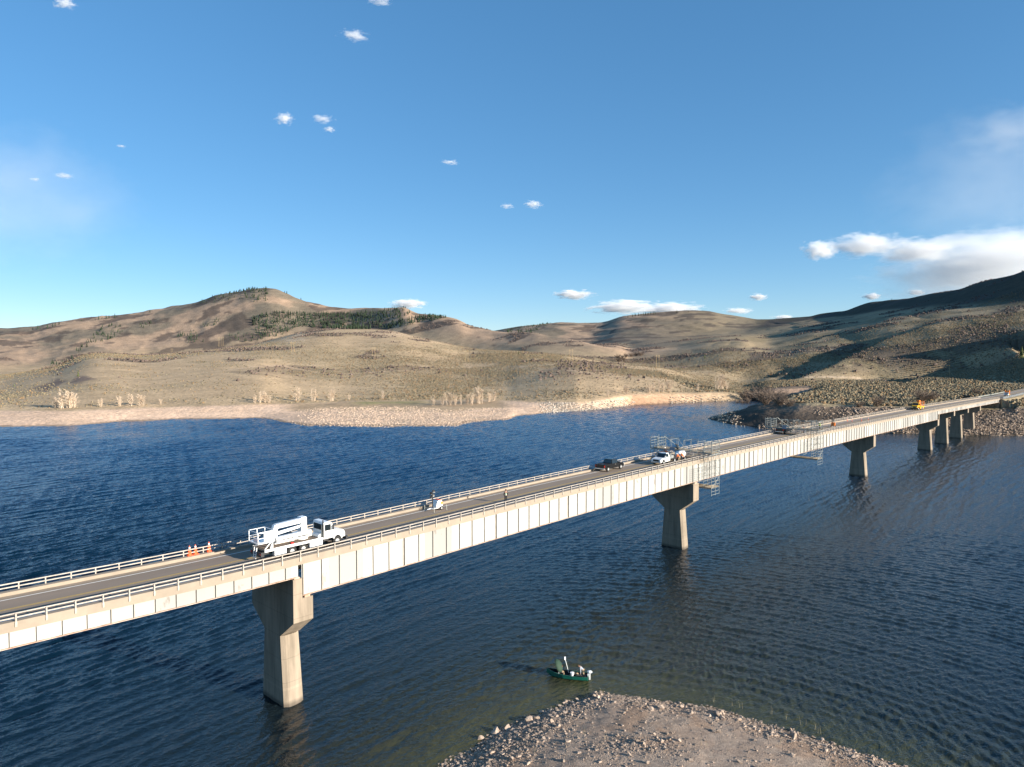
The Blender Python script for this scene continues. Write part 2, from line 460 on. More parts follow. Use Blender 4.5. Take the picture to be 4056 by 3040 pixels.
d_x = [-2600, 0, 367, 1275, 1848, 2229, 2642, 2960, 3042, 3362, 4056, 6700]
d_z = [4, 5, 14, 22, 14, 9, 6, -5, -8, -9, -12, -12]
dz3, = table(d_x, d_z)
D3 = D2 + (D4 - D2) * 0.33; z3 = z2 - dz3
k_x = [-2600, 1880, 1953, 2000, 2092, 2193, 2266, 2344, 2390, 2458, 2527, 2642, 2733, 2802, 2871, 2986, 3042, 3202, 3239, 3354, 3372, 3436, 3546, 3615, 3707, 3798, 3830, 3913, 4005, 4056, 4140, 4250, 4400, 4700, 5500, 6700]
k_y = [1345, 1335, 1322, 1309, 1293, 1280, 1281, 1287, 1283, 1260, 1251, 1240, 1236, 1238, 1249, 1268, 1267, 1254, 1243, 1235, 1225, 1202, 1190, 1183, 1163, 1147, 1131, 1110, 1094, 1073, 1062, 1095, 1170, 1250, 1330, 1350]
k_D = [3300, 3200, 3100, 3000, 3000, 3000, 2950, 2900, 2900, 2850, 2830, 2800, 2800, 2750, 2700, 2650, 2600, 2500, 2480, 2400, 2380, 2280, 2000, 1920, 1780, 1600, 1560, 1480, 1380, 1300, 1220, 1150, 1080, 1000, 900, 850]
y6, D6 = table(k_x, k_y, k_D); z6 = yz(y6, D6)
f_x = [2200, 2481, 2550, 2733, 2944, 3042, 3200, 3363, 3500, 3730, 4056, 4400, 5000, 6700]
f_y = [1385, 1352, 1345, 1332, 1312, 1290, 1268, 1249, 1227, 1209, 1197, 1260, 1330, 1360]
f_D = [1900, 1950, 2000, 1950, 2050, 2200, 2150, 2000, 1650, 1250, 1020, 860, 740, 690]
y5, D5 = table(f_x, f_y, f_D); y5 = smoothx(y5, 40); z5 = yz(y5, D5)
wl_ = sstep(2150, 2480, COLX)
D5 = D5 * wl_ + (D4 + .35 * (D6 - D4)) * (1 - wl_); z5 = z5 * wl_ + (z4 - 16) * (1 - wl_)
D7 = D6 * 1.5 + 500; z7 = z6 * .5
# on the right, the first points sit inside the bank added below
rgt = sstep(2965, 3040, COLX)
D1 = D1 * (1 - rgt) + np.minimum(D1, D2 * .86) * rgt
D0 = D0 * (1 - rgt) + np.minimum(D0, D1 - 60) * rgt; z0 = z0 - 3 * rgt
z1 = z1 * (1 - rgt) + np.minimum(10.0, z2 - 1.0) * rgt
DK = np.array([D0 - 60, D0, D1, D2, D3, D4, D5, D6, D7]); ZK = np.array([z0 - 5, z0, z1, z2, z3, z4, z5, z6, z7])
for i in range(1, 9): DK[i] = np.maximum(DK[i], DK[i - 1] + 8)
h = np.diff(DK, axis=0); dl = np.diff(ZK, axis=0) / h
sl = np.zeros_like(ZK); sl[0] = dl[0]; sl[-1] = dl[-1]
for i in range(1, 8):
    same = dl[i - 1] * dl[i] > 0
    w1 = 2 * h[i] + h[i - 1]; w2 = h[i] + 2 * h[i - 1]
    with np.errstate(divide='ignore', invalid='ignore'):
        hm = (w1 + w2) / (w1 / dl[i - 1] + w2 / dl[i])
    sl[i] = np.where(same, np.nan_to_num(hm), 0)
NR = 520
ROWD = 270 * (5600 / 270) ** (np.arange(NR) / (NR - 1))
dx, dy, dz = ray(COLX, 1480.0); COLT = dx / dy
# columns shift slightly with the pixel row; re-key every table to the true bearing of row 1480 (differences are below a pixel)
Dg = np.repeat(ROWD[:, None], len(COLX), 1)
Zg = np.full_like(Dg, -9.0)
for i in range(8):
    msk = (Dg >= DK[i]) & (Dg < DK[i + 1])
    t = (Dg - DK[i]) / h[i]
    val = (2 * t**3 - 3 * t**2 + 1) * ZK[i] + (t**3 - 2 * t**2 + t) * h[i] * sl[i] + (-2 * t**3 + 3 * t**2) * ZK[i + 1] + (t**3 - t**2) * h[i] * sl[i + 1]
    Zg = np.where(msk, val, Zg)
Zg = np.where(Dg >= DK[8], ZK[8] - (Dg - DK[8]) * .05, Zg)
Zg = np.where(Dg < DK[0], -7.0, Zg)
Xg = Dg * COLT[None, :]; Yg = Dg
# soften creases between survey columns
def blur_cols(A, n):
    k = np.hanning(2 * n + 3)[1:-1]; k /= k.sum()
    P = np.pad(A, ((0, 0), (n, n)), mode='edge')
    return sum(k[j] * P[:, j:j + A.shape[1]] for j in range(2 * n + 1))
land = sstep(0.5, 14, Zg)
Zb = blur_cols(Zg, 4)
Zg = Zg * (1 - land) + Zb * land
# relief
away = sstep(0, 320, Dg - D0[None, :])
right_w = sstep(2500, 3000, COLX)[None, :]
nz = fbm(Xg, Yg, 340, 5, 3, .48)
Zg += land * away * nz * (2.2 + Dg * 0.0034) * (1 - .55 * right_w)
# draws that run downhill: stretched ridged noise across the slope
rx, ry = Xg * .80 + Yg * .60, -Xg * .60 + Yg * .80
rid = 1 - np.abs(fbm(rx * 2.6, ry * .8, 260, 4, 31, .5)) * 2.2
mtn = sstep(60, 260, Dg - D3[None, :]) * (1 - right_w)
Zg += mtn * rid * 4.5
rid2 = np.abs(fbm(Xg * .9 - Yg * .35, Xg * .2 + Yg * .30, 120, 3, 47, .5))
Zg -= right_w * sstep(40, 200, Dg - D2[None, :]) * np.maximum(0, .30 - rid2) * 7.0
hump = np.exp(-((COLX - 2830) / 190) ** 2)[None, :] * sstep(760, 1000, Dg) * (1 - sstep(1300, 1900, Dg))
Zg += 15 * hump
DRAW = np.zeros_like(Zg)
Zg += 84 * np.exp(-((Xg - 605) / 82) ** 2 - ((Yg - 590) / 125) ** 2)      # spur beyond the right edge that shades the hillside
PX, PY = proj(Xg, Yg, Zg)
def col_of(x): return int(np.clip(np.searchsorted(COLX, x), 1, len(COLX) - 2))
def hit(x, y, dmin=0.0):
    """first terrain point seen at the photograph's pixel"""
    dxx, dyy, dzz = ray(x, y); tt = float(dxx / dyy)
    j = int(np.clip(np.searchsorted(COLT, tt), 1, len(COLT) - 1))
    a = (tt - COLT[j - 1]) / (COLT[j] - COLT[j - 1])
    zc = Zg[:, j - 1] * (1 - a) + Zg[:, j] * a
    zr = CAM_H + ROWD * float(dzz / dyy)
    ok = np.where((zc >= zr) & (ROWD >= dmin))[0]
    i = int(ok[0]) if len(ok) else int(np.argmin(np.abs(zc - zr)))
    return ROWD[i] * tt, ROWD[i], float(zc[i])
def ground(x, y):
    tt = x / max(y, 1.0)
    j = int(np.clip(np.searchsorted(COLT, tt), 1, len(COLT) - 1)); a = (tt - COLT[j - 1]) / (COLT[j] - COLT[j - 1])
    i = int(np.clip(np.searchsorted(ROWD, y), 1, NR - 1)); b = (y - ROWD[i - 1]) / (ROWD[i] - ROWD[i - 1])
    return float((Zg[i - 1, j - 1] * (1 - a) + Zg[i - 1, j] * a) * (1 - b) + (Zg[i, j - 1] * (1 - a) + Zg[i, j] * a) * b)
# the two large draws on the right hillside
def carve(pix, depth, wr, wlft, dmin=0.0):
    P = [hit(x, y, dmin)[:2] for x, y in pix]
    sel = (np.abs(COLX - 3600) < 1200)
    X, Y = Xg[:, sel], Yg[:, sel]
    best = np.full(X.shape, 1e9); side = np.zeros(X.shape); fr = np.zeros(X.shape)
    n = len(P) - 1
    for i in range(n):
        a, b = np.array(P[i]), np.array(P[i + 1]); e = b - a
        t = np.clip(((X - a[0]) * e[0] + (Y - a[1]) * e[1]) / (e @ e), 0, 1)
        d = np.hypot(X - a[0] - t * e[0], Y - a[1] - t * e[1])
        sd = np.sign(e[0] * (Y - a[1]) - e[1] * (X - a[0]))
        m = d < best
        best = np.where(m, d, best); side = np.where(m, sd, side); fr = np.where(m, (i + t) / n, fr)
    w = np.where(side < 0, wr, wlft)
    DRAW[:, sel] = np.maximum(DRAW[:, sel], np.exp(-best / 16) * sstep(0, .1, fr))
    env = sstep(-.02, .12, fr) * (1 - .8 * sstep(.75, 1.02, fr))
    Zg[:, sel] -= depth * env * np.clip(1 - best / w, 0, 1) ** 1.3
    Zg[:, sel] += np.where(side < 0, depth * .12 * env * np.clip(1 - np.abs(best - wr) / (wr * 1.6), 0, 1), 0)
carve([(3050, 1506), (3150, 1474), (3290, 1424), (3420, 1372), (3490, 1342), (3560, 1318), (3660, 1290)], 14, 24, 105, 660)
carve([(3440, 1522), (3560, 1494), (3700, 1474), (3800, 1452), (3900, 1420), (4030, 1385)], 21, 30, 105, 615)
carve([(3020, 1500), (3060, 1475), (3110, 1465), (3160, 1462)], 7, 20, 50)
carve([(3160, 1362), (3200, 1345), (3260, 1332), (3300, 1322)], 8, 30, 60)
carve([(3420, 1270), (3520, 1255), (3600, 1240), (3680, 1228)], 10, 36, 100)
# right bank: flat bench behind a rubble slope, and the road embankment
bd, bi = pdist(Xg, Yg, RIGHT_BANK)
sd = np.where(bi, bd, -bd)
bench = np.minimum(.29 * sd, 10.6 + .35 * fbm(Xg, Yg, 40, 3, 9) * 2)
bench = np.where(sd > 0, bench + fbm(Xg, Yg, 9, 3, 12) * .5, np.maximum(-6, .3 * sd))
onb = sd > -14
Zg = np.where(onb, np.maximum(Zg, bench), Zg)
ub = (Xg - BO[0]) * BD[0] + (Yg - BO[1]) * BD[1]; vb = (Xg - BO[0]) * BN[0] + (Yg - BO[1]) * BN[1]
dzr = np.interp(ub, _KU, _KZ) - 1.05
emb = dzr - .55 * np.maximum(0, np.abs(vb - VC) - 7.0) - 5 * np.maximum(0, 397 - ub)
Zg = np.where((ub > 380) & (ub < 900) & (np.abs(vb - VC) < 40), np.maximum(Zg, emb), Zg)
cut = dzr + .6 * np.maximum(0, np.abs(vb - VC) - 9)
Zg = np.where((ub > 398) & (ub < 900), np.minimum(Zg, cut), Zg)
under = (ub > 318) & (ub < 397) & (np.abs(vb - VC) < 12)
Zg = np.where(under, np.minimum(Zg, .9 + (ub - 338) * .145), Zg)
Zg += (Zg < 6) * (Zg > -.4) * fbm(Xg, Yg, 14, 3, 21) * .35
PX, PY = proj(Xg, Yg, Zg)

# ---- colour of the ground (grass, sage, soil, shore), by place, plus painted shade on the right mountain
def mixc(a, b, w): return a * (1 - w[..., None]) + np.asarray(b) * w[..., None]
C = np.empty(Zg.shape + (3,)); C[:] = (0.44, 0.335, 0.21)
n1 = fbm(Xg, Yg, 120, 4, 61); n2 = fbm(Xg, Yg, 45, 4, 71); n3 = fbm(Xg, Yg, 18, 3, 81)
C = mixc(C, (0.36, 0.285, 0.18), sstep(-.15, .30, n1 + .5 * n2))
C = mixc(C, (0.46, 0.35, 0.215), sstep(.14, .40, fbm(Xg, Yg, 160, 4, 91) + .35 * n3) * .8)
far = sstep(80, 260, Dg - D3[None, :]) * (1 - right_w)
C = mixc(C, (0.37, 0.27, 0.19), far * .92)
C = mixc(C, (0.175, 0.155, 0.115), far * sstep(-.10, .16, fbm(rx * 1.2, ry * .8, 170, 5, 101)) * .85)
C = mixc(C, (0.30, 0.225, 0.135), right_w * .75)
C = mixc(C, (0.215, 0.170, 0.098), right_w * sstep(-.2, .2, n2) * .75)
C = mixc(C, (0.36, 0.265, 0.155), right_w * sstep(.12, .38, n1) * .7)
cen = sstep(1500, 2200, Dg) * right_w * (1 - sstep(2950, 3100, COLX)[None, :])
C = mixc(C, (0.20, 0.165, 0.115), cen * .75)  # centre back hill mixed to a darker brown
mtR_shade = right_w * sstep(-80, 60, Dg - D5[None, :]) * sstep(2900, 3100, COLX)[None, :]
C = mixc(C, (0.042, 0.040, 0.030), mtR_shade * .9)  # shade on the mountain's left-turned face, painted into the ground colour
brush = np.clip(sstep(.16, .27, fbm(Xg, Yg, 70, 4, 111)) * sstep(12, 30, Zg) + DRAW * sstep(-.2, .2, n3) * .9, 0, 1)
C = mixc(C, (0.095, 0.075, 0.062), brush * .75)
near_shore = (1 - sstep(0, 1, (Dg - D1[None, :] + 8) / 12 + .3 * n3)) * (1 - right_w)
C = mixc(C, (0.66, 0.485, 0.345), near_shore)
C = mixc(C, (0.35, 0.215, 0.13), near_shore * (sstep(2430, 2520, COLX) * (1 - sstep(2880, 2940, COLX)))[None, :] * .85)
C = mixc(C, (0.44, 0.34, 0.255), near_shore * (sstep(2130, 2200, COLX) * (1 - sstep(2400, 2480, COLX)))[None, :] * .8)
pen = near_shore * (sstep(1090, 1200, COLX) * (1 - sstep(1950, 2060, COLX)))[None, :]
C = mixc(C, (0.50, 0.375, 0.275), pen * sstep(-.3, .2, n3))
C = mixc(C, (0.40, 0.30, 0.19), pen * sstep(1.7, 2.5, Zg + .5 * n3))
C = mixc(C, (0.25, 0.25, 0.10), pen * sstep(2.4, 3.2, Zg) * (sstep(1360, 1450, COLX) * (1 - sstep(1560, 1760, COLX)))[None, :] * .8)
bank = onb & (sd < 40) & (Zg < 10.2)
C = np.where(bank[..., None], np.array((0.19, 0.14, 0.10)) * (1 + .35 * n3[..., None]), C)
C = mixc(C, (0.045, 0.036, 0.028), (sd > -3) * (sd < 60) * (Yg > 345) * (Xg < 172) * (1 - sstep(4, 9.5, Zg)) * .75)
benchm = ((sd > 34) & (Dg < 620) & (COLX[None, :] > 2960)).astype(float)
C = mixc(C, (0.33, 0.26, 0.155), benchm * .7)
mud = ((COLX > 2950) & (COLX < 3500))[None, :] * (Zg < 9.0) * (Dg > 560) * (Dg < 700)
C = mixc(C, (0.42, 0.28, 0.19), mud * .8)
def line_px(pts):
    P_ = [hit(x, y)[:2] for x, y in pts]
    return pdist(Xg, Yg, P_, closed=False)[0]
for pts, w_ in (([(1390, 1402), (1600, 1418), (1848, 1437), (1870, 1428), (1935, 1416), (1944, 1398)], 2.2), ([(1848, 1443), (1862, 1466), (1875, 1472)], 2.2), ([(2000, 1398), (2229, 1412), (2412, 1442)], 2.5), ([(2010, 1452), (2300, 1475), (2540, 1503), (2740, 1520)], 2.0), ([(1300, 1486), (1420, 1480), (1600, 1470)], 2.5), ([(900, 1468), (1120, 1450), (1250, 1475)], 2.5), ([(3042, 1395), (3180, 1392), (3400, 1386)], 2.0), ([(3190, 1500), (3400, 1502), (3480, 1516)], 2.5)):
    C = mixc(C, (0.50, 0.38, 0.26), (1 - sstep(w_ * .6, w_ * 1.8, line_px(pts))) * .75)
for pts, c_ in (([(1115, 1345), (1197, 1316), (1202, 1338), (1222, 1357), (1140, 1362)], (.54, .42, .28)), ([(1400, 1325), (1560, 1312), (1640, 1336), (1480, 1335)], (.50, .38, .25)), ([(265, 1522), (320, 1490), (382, 1502), (320, 1518)], (.15, .115, .10)), ([(125, 1540), (230, 1504), (265, 1510), (180, 1552)], (.15, .115, .10))):
    d_, i__ = pdist(PX, PY, pts)
    C = mixc(C, c_, sstep(-6, 6, np.where(i__, d_, -d_) + 8 * n3) * .85)
C *= (1 + .10 * n3[..., None])
C *= 1 + (1 - right_w)[..., None] * np.array((.06, .0, -.04))
wet = (Zg < .35)
C = np.where(wet[..., None], C * .55, C)
M_terrain = tint_mat('hill_soil', detail=[(0.055, .16), (0.35, .24), (1.6, .24)], bump=(0.5, .55))
nr, nc = Zg.shape
idx = np.arange(nr * nc).reshape(nr, nc)
Fq = np.stack([idx[:-1, :-1], idx[:-1, 1:], idx[1:, 1:], idx[1:, :-1]], -1).reshape(-1, 4)
keep = (Zg[:-1, :-1] > -6.5) | (Zg[1:, 1:] > -6.5)
Fq = Fq[keep.ravel()]
used = np.unique(Fq); remap = np.full(nr * nc, -1); remap[used] = np.arange(len(used))
V = np.stack([Xg, Yg, Zg], -1).reshape(-1, 3)[used]
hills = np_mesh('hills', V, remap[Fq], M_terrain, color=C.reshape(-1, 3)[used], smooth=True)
tag(hills, 'rolling dry sagebrush hills rising behind the reservoir', 'hills', kind='structure')

# ------------------------------------------------------------------ near gravel point
NEAR = [(-60, -40), (-30, 20), (-12, 48), (-5.7, 60.2), (-1.4, 65.8), (1.8, 68.7), (5.0, 70.6), (7.8, 72.7), (8.8, 73.6), (10.1, 73.2), (14.3, 72.3), (20.3, 70.5), (23.7, 68.1), (26.9, 66.0), (31.2, 62.5), (34, 60.5), (40, 55), (52, 44), (80, 10), (110, -40)]
gx, gy = np.meshgrid(np.arange(-26, 60, .28), np.arange(28, 80, .28))
nd, ni = pdist(gx, gy, NEAR); ns = np.where(ni, nd, -nd) + fbm(gx, gy, 3.0, 3, 201) * .5
def near_h(ns, x, y):
    return np.where(ns > 0, 1.9 * (1 - np.exp(-ns / 9.0)) + .02 * ns, np.maximum(.13 * ns, -3.0)) + fbm(x, y, 6, 4, 210) * .16 * sstep(-.5, 2, ns) + fbm(x, y, 1.1, 3, 220) * .07
gz = near_h(ns, gx, gy)
g1 = fbm(gx, gy, 7, 4, 231)
GC = np.empty(gz.shape + (3,)); GC[:] = (0.345, 0.255, 0.19)
GC = mixc(GC, (0.33, 0.225, 0.155), sstep(-.1, .3, g1))
GC = mixc(GC, (0.36, 0.28, 0.215), sstep(.05, .35, fbm(gx, gy, 2.2, 4, 241)) * .7)
GC = np.where((gz < .10)[..., None], GC * np.array((.35, .33, .27)), GC)
gi = np.arange(gx.size).reshape(gx.shape)
GF = np.stack([gi[:-1, :-1], gi[:-1, 1:], gi[1:, 1:], gi[1:, :-1]], -1).reshape(-1, 4)
GF = GF[(gz[:-1, :-1] > -1.2).ravel()]
M_gravel = tint_mat('gravel_soil', detail=[(2.0, .22), (9.0, .30), (28.0, .3)], bump=(9.0, .10))
shore = np_mesh('gravel_shore', np.stack([gx, gy, gz], -1).reshape(-1, 3), GF, M_gravel, color=GC.reshape(-1, 3), smooth=True)
tag(shore, 'pale gravel point reaching into the water in the foreground', 'shore', kind='structure')

# ------------------------------------------------------------------ water
nD = 1350
azs = np.concatenate([np.linspace(-2.2, -.79, 120, endpoint=False), np.linspace(-.79, .79, 990), np.linspace(.79, 2.2, 121)[1:]])
nA = len(azs)
dd = np.concatenate([np.linspace(24, 52, 60, endpoint=False), np.linspace(52, 140, 320, endpoint=False), np.linspace(140, 300, 420, endpoint=False), np.linspace(300, 660, nD - 800)])
WX = azs[None, :] * dd[:, None]; WY = np.repeat(dd[:, None], nA, 1)
cx_, cy_ = np.meshgrid(np.arange(-560, 561, 8.0), np.arange(40, 680, 8.0))
def coarse(f):      # smooth fields are worked out on a coarse grid and read back
    A = f(cx_, cy_)
    fx = np.clip((WX + 560) / 8.0, 0, A.shape[1] - 1.001); fy = np.clip((WY - 40) / 8.0, 0, A.shape[0] - 1.001)
    ix, iy = fx.astype(int), fy.astype(int); fx -= ix; fy -= iy
    return (A[iy, ix] * (1 - fx) + A[iy, ix + 1] * fx) * (1 - fy) + (A[iy + 1, ix] * (1 - fx) + A[iy + 1, ix + 1] * fx) * fy
def dist_out(poly):
    def f(x, y):
        d, i_ = pdist(x, y, poly); return np.where(i_, -d, d)
    return f
near_b = (np.abs(WX) < 75) & (WY < 120)
d1 = np.maximum(coarse(dist_out(NEAR)), 0)
dn, in_ = pdist(WX[near_b], WY[near_b], NEAR); d1[near_b] = np.where(in_, 0, dn)
d2 = np.maximum(coarse(dist_out(RIGHT_BANK)), 0)
bar = coarse(lambda x, y: pdist(x, y, [(12, 72), (45, 105), (95, 165), (150, 240), (200, 310)], closed=False)[0])
# depth of water seen through: shoals off the gravel point and the bar that runs to the far bank
shal = np.exp(-d1 / 4.0) * .95 + np.exp(-d1 / 15) * .30 + np.exp(-(bar / 34) ** 2) * .30 + np.exp(-d2 / 14) * .35
shal = np.clip(shal, 0, 1)
# wind waves: many small wave trains about one wind direction, real height
wr_ = np.random.default_rng(5)
WZ = np.zeros_like(WX, dtype=np.float32)
gust = coarse(lambda x, y: .70 + .55 * fbm(x * .9 + y * .3, y * .45 - x * .2, 60, 3, 501) + .25 * fbm(x, y, 18, 2, 511))

bend = coarse(lambda x, y: 3.5 * fbm(x, y, 70, 2, 521))
wrad = ((1 - sstep(95, 175, WY)) * sstep(-22, 18, WX)).astype(np.float32)     # swell bends round the point
for lam, amp, n_w, spread_ in ((5.2, .034, 4, .08), (3.0, .026, 6, .12), (1.9, .023, 8, .22), (1.25, .019, 9, .36), (.85, .011, 8, .60), (.58, .006, 8, .8)):
    for _ in range(n_w):
        th_ = R(-36) + wr_.normal() * spread_; L_ = lam * wr_.uniform(.78, 1.3); k_ = 2 * np.pi / L_
        bb_ = bend * min(1.0, lam / 3); p0 = wr_.uniform(0, 6.28)
        ph = (WX * math.cos(th_) + WY * math.sin(th_) + bb_) * k_ + p0
        c0, c1 = 18 + wr_.normal() * 110 * spread_, 44 + wr_.normal() * 60 * spread_
        pr_ = (np.hypot(WX - c0, WY - c1) + bb_) * k_ + p0
        sn_ = np.sin(ph.astype(np.float32)); sr_ = np.sin(pr_.astype(np.float32))
        fade = 1.0 if lam > 1.6 else np.clip(1.5 - WY / 420, .25, 1) if lam > .7 else np.clip(1.6 - WY / 150, 0, 1)
        wv_ = (sn_ + .35 * (sn_ * sn_ - .5)) * (1 - wrad) + (sr_ + .35 * (sr_ * sr_ - .5)) * wrad * (.35 if lam > 4 else .55 if lam > 2.5 else 1)
        WZ += (amp * wr_.uniform(.6, 1.3) * fade * wv_).astype(np.float32)
WZ *= np.clip(gust, .25, 1.5) * (.25 + .75 * sstep(0, 9, d1)) * (.4 + .6 * sstep(0, 20, d2))
wi = np.arange(WX.size).reshape(WX.shape)
WF = np.stack([wi[:-1, :-1], wi[:-1, 1:], wi[1:, 1:], wi[1:, :-1]], -1).reshape(-1, 4)
WV = np.stack([WX, WY, WZ], -1).reshape(-1, 3)
nb = len(WV)
WV = np.concatenate([WV, np.array([(-9000, -6000, -.45), (9000, -6000, -.45), (9000, 14000, -.45), (-9000, 14000, -.45)])])
WF = np.concatenate([WF, np.array([(nb, nb + 1, nb + 2, nb + 3)])])
shal = np.concatenate([shal.ravel(), np.zeros(4)])
sky_blue = np.concatenate([(sstep(90, 290, WY) * (1 - .6 * sstep(60, 200, WX))).ravel(), np.ones(4)])     # sky reflection on the far water, put into its base colour
def water_mat():
    m = bpy.data.materials.new('lake_water'); m.use_nodes = True
    t = m.node_tree; b = t.nodes['Principled BSDF']; L = t.links.new
    b.inputs['Roughness'].default_value = 0.09; b.inputs['IOR'].default_value = 1.333
    a = t.nodes.new('ShaderNodeAttribute'); a.attribute_name = 'shallow'
    tc = t.nodes.new('ShaderNodeTexCoord')
    def noise(scale, rot, stretch, detail, rough=.55, dist=0.0):
        mp = t.nodes.new('ShaderNodeMapping'); mp.vector_type = 'TEXTURE'
        mp.inputs['Rotation'].default_value = (0, 0, rot); mp.inputs['Scale'].default_value = (stretch, 1, 1)
        n = t.nodes.new('ShaderNodeTexNoise'); n.inputs['Scale'].default_value = scale
        n.inputs['Detail'].default_value = detail; n.inputs['Roughness'].default_value = rough; n.inputs['Distortion'].default_value = dist
        L(tc.outputs['Object'], mp.inputs[0]); L(mp.outputs[0], n.inputs['Vector'])
        return n.outputs['Fac']
    def math_(op, x, y):
        n = t.nodes.new('ShaderNodeMath'); n.operation = op
        for i, q in enumerate((x, y)):
            if isinstance(q, (int, float)): n.inputs[i].default_value = q
            else: L(q, n.inputs[i])
        return n.outputs[0]
    w2 = math_('MULTIPLY', noise(2.2, R(40), 1.8, 3, .55, .3), .13)
    w3 = math_('MULTIPLY', noise(6.0, R(40), 1.5, 2), .035)
    hgt = math_('ADD', w2, w3)
    bp = t.nodes.new('ShaderNodeBump'); bp.inputs['Strength'].default_value = 1.0; bp.inputs['Distance'].default_value = 1.0
    L(hgt, bp.inputs['Height']); L(bp.outputs[0], b.inputs['Normal'])
    mx = t.nodes.new('ShaderNodeMixRGB')
    dp = t.nodes.new('ShaderNodeMixRGB'); dp.inputs[1].default_value = (0.0007, 0.0085, 0.019, 1); dp.inputs[2].default_value = (0.0004, 0.022, 0.070, 1)
    ba = t.nodes.new('ShaderNodeAttribute'); ba.attribute_name = 'sky_blue'; L(ba.outputs['Fac'], dp.inputs[0]); L(dp.outputs[0], mx.inputs[1])
    mx.inputs[2].default_value = (0.056, 0.056, 0.022, 1)
    weed = noise(.9, R(40), 1.5, 5, .7)
    wr = t.nodes.new('ShaderNodeMapRange'); wr.inputs[1].default_value = .3; wr.inputs[2].default_value = .7; wr.inputs[3].default_value = .55; wr.inputs[4].default_value = 1.2
    L(weed, wr.inputs[0])
    L(math_('MULTIPLY', a.outputs['Fac'], wr.outputs[0]), mx.inputs[0]); L(mx.outputs[0], b.inputs['Base Color'])
    return m
M_water = water_mat()
water = np_mesh('lake_water', WV, WF, M_water, attrs={'shallow': shal, 'sky_blue': sky_blue}, smooth=True)
tag(water, 'deep blue wind rippled reservoir water', 'water', kind='structure')

# ------------------------------------------------------------------ bridge
bridge = empty('bridge', (BO[0], BO[1], 0), BRZ, 'long straight highway bridge on concrete piers with white steel plate girders', 'bridge')
U0, U1 = -62.0, 397.0
def strip(name, v0, v1, dz0, dz1, u0, u1, m, parent, step=4.0, bevel=0.0):
    """a bar that follows the deck profile, dz measured from the deck surface"""
    us = list(np.arange(u0, u1, step)) + [u1]
    b = MB(); n = len(us)
    vv = []
    for u in us:
        z = deck_z(u)
        vv += [(u, v0, z + dz0), (u, v1, z + dz0), (u, v1, z + dz1), (u, v0, z + dz1)]
    ff = [(0, 3, 2, 1), tuple(4 * (n - 1) + k for k in range(4))]
    for i in range(n - 1):
        for k in range(4):
            ff.append((4 * i + k, 4 * i + (k + 1) % 4, 4 * (i + 1) + (k + 1) % 4, 4 * (i + 1) + k))
    b.add(vv, ff)
    return b.build(name, m, parent)
VN, VF = VC - 4.35, VC + 4.35              # railing lines
strip('road_deck', VN - .06, VF + .06, -.46, -.02, U0, U1, M_deckconc, bridge)
def sheet(name, v0, v1, dz, u0, u1, m, parent, step=4.0):
    us = list(np.arange(u0, u1, step)) + [u1]
    vv = []
    for u in us: vv += [(u, v0, deck_z(u) + dz), (u, v1, deck_z(u) + dz)]
    ff = [(2 * i, 2 * i + 2, 2 * i + 3, 2 * i + 1) for i in range(len(us) - 1)]
    return MB().add(vv, ff).build(name, m, parent)
sheet('asphalt', VC - 3.85, VC + 3.85, 0.0, U0, U1, M_asphalt, bridge)
sheet('edge_line', VC + 2.70, VC + 2.87, .004, U0, U1, M_lineW, bridge)
sheet('edge_line', VC - 2.87, VC - 2.70, .004, U0, U1, M_lineW, bridge)
sheet('centre_line', VC - .16, VC - .05, .004, U0, U1, M_lineY, bridge)
sheet('centre_line', VC + .05, VC + .16, .004, U0, U1, M_lineY, bridge)
M_shoulder = mat('gutter_dust', (0.30, 0.235, 0.17), 0.95, var=.15, scale=.8)
sheet('gutter', VC + 3.2, VC + 3.84, .003, U0, U1, M_shoulder, bridge)
sheet('gutter', VC - 3.84, VC - 3.3, .003, U0, U1, M_shoulder, bridge)
strip('curb', VF - .50, VF + .10, -.46, .30, U0, U1, M_deckconc, bridge)
strip('curb', VN - .10, VN + .50, -.46, .30, U0, U1, M_deckconc, bridge)
# railings: two tube rails on steel posts bolted to the fascia
def railing(v, sgn, near):
    r = bpy.data.objects.new('railing', None); col.objects.link(r); r.parent = bridge
    for dz in (.90, .58):
        strip('rail', v - .045, v + .045, dz - .045, dz + .045, U0, U1, M_rail, r)
    pm = MB().bb(-.05, .05, -.05, .05, -.36, .60).bb(-.075, .075, -.062 * 1.0, .062, -.42, -.05).build('railing_post', M_rail, r)
    pm.location = (0, v + sgn * .12, 0)
    us = [u for u in np.arange(-25.0, U1 - 1, 1.985)]
    lo, hi = (0, 60) if near else (0, 40)
    rest = MB(); first = True
    for k, u in enumerate(list(np.arange(-60, -25.5, 1.985)) + us):
        kk = k - 18
        z = deck_z(u) + .30
        if lo <= kk < hi:
            o = pm if first else pm.copy()
            if not first: col.objects.link(o); o.parent = r
            first = False
            o.location = (u, v + sgn * .12, z)
        else:
            rest.bb(u - .055, u + .055, v + sgn * .12 - .05, v + sgn * .12 + .05, z - .36, z + .60).bb(u - .075, u + .075, v + sgn * .12 - .062, v + sgn * .12 + .062, z - .42, z - .05)
    o = rest.build('railing_posts', M_rail, r); o['kind'] = 'stuff'
    return r
railing(VN, -1, True)
railing(VF, 1, False)
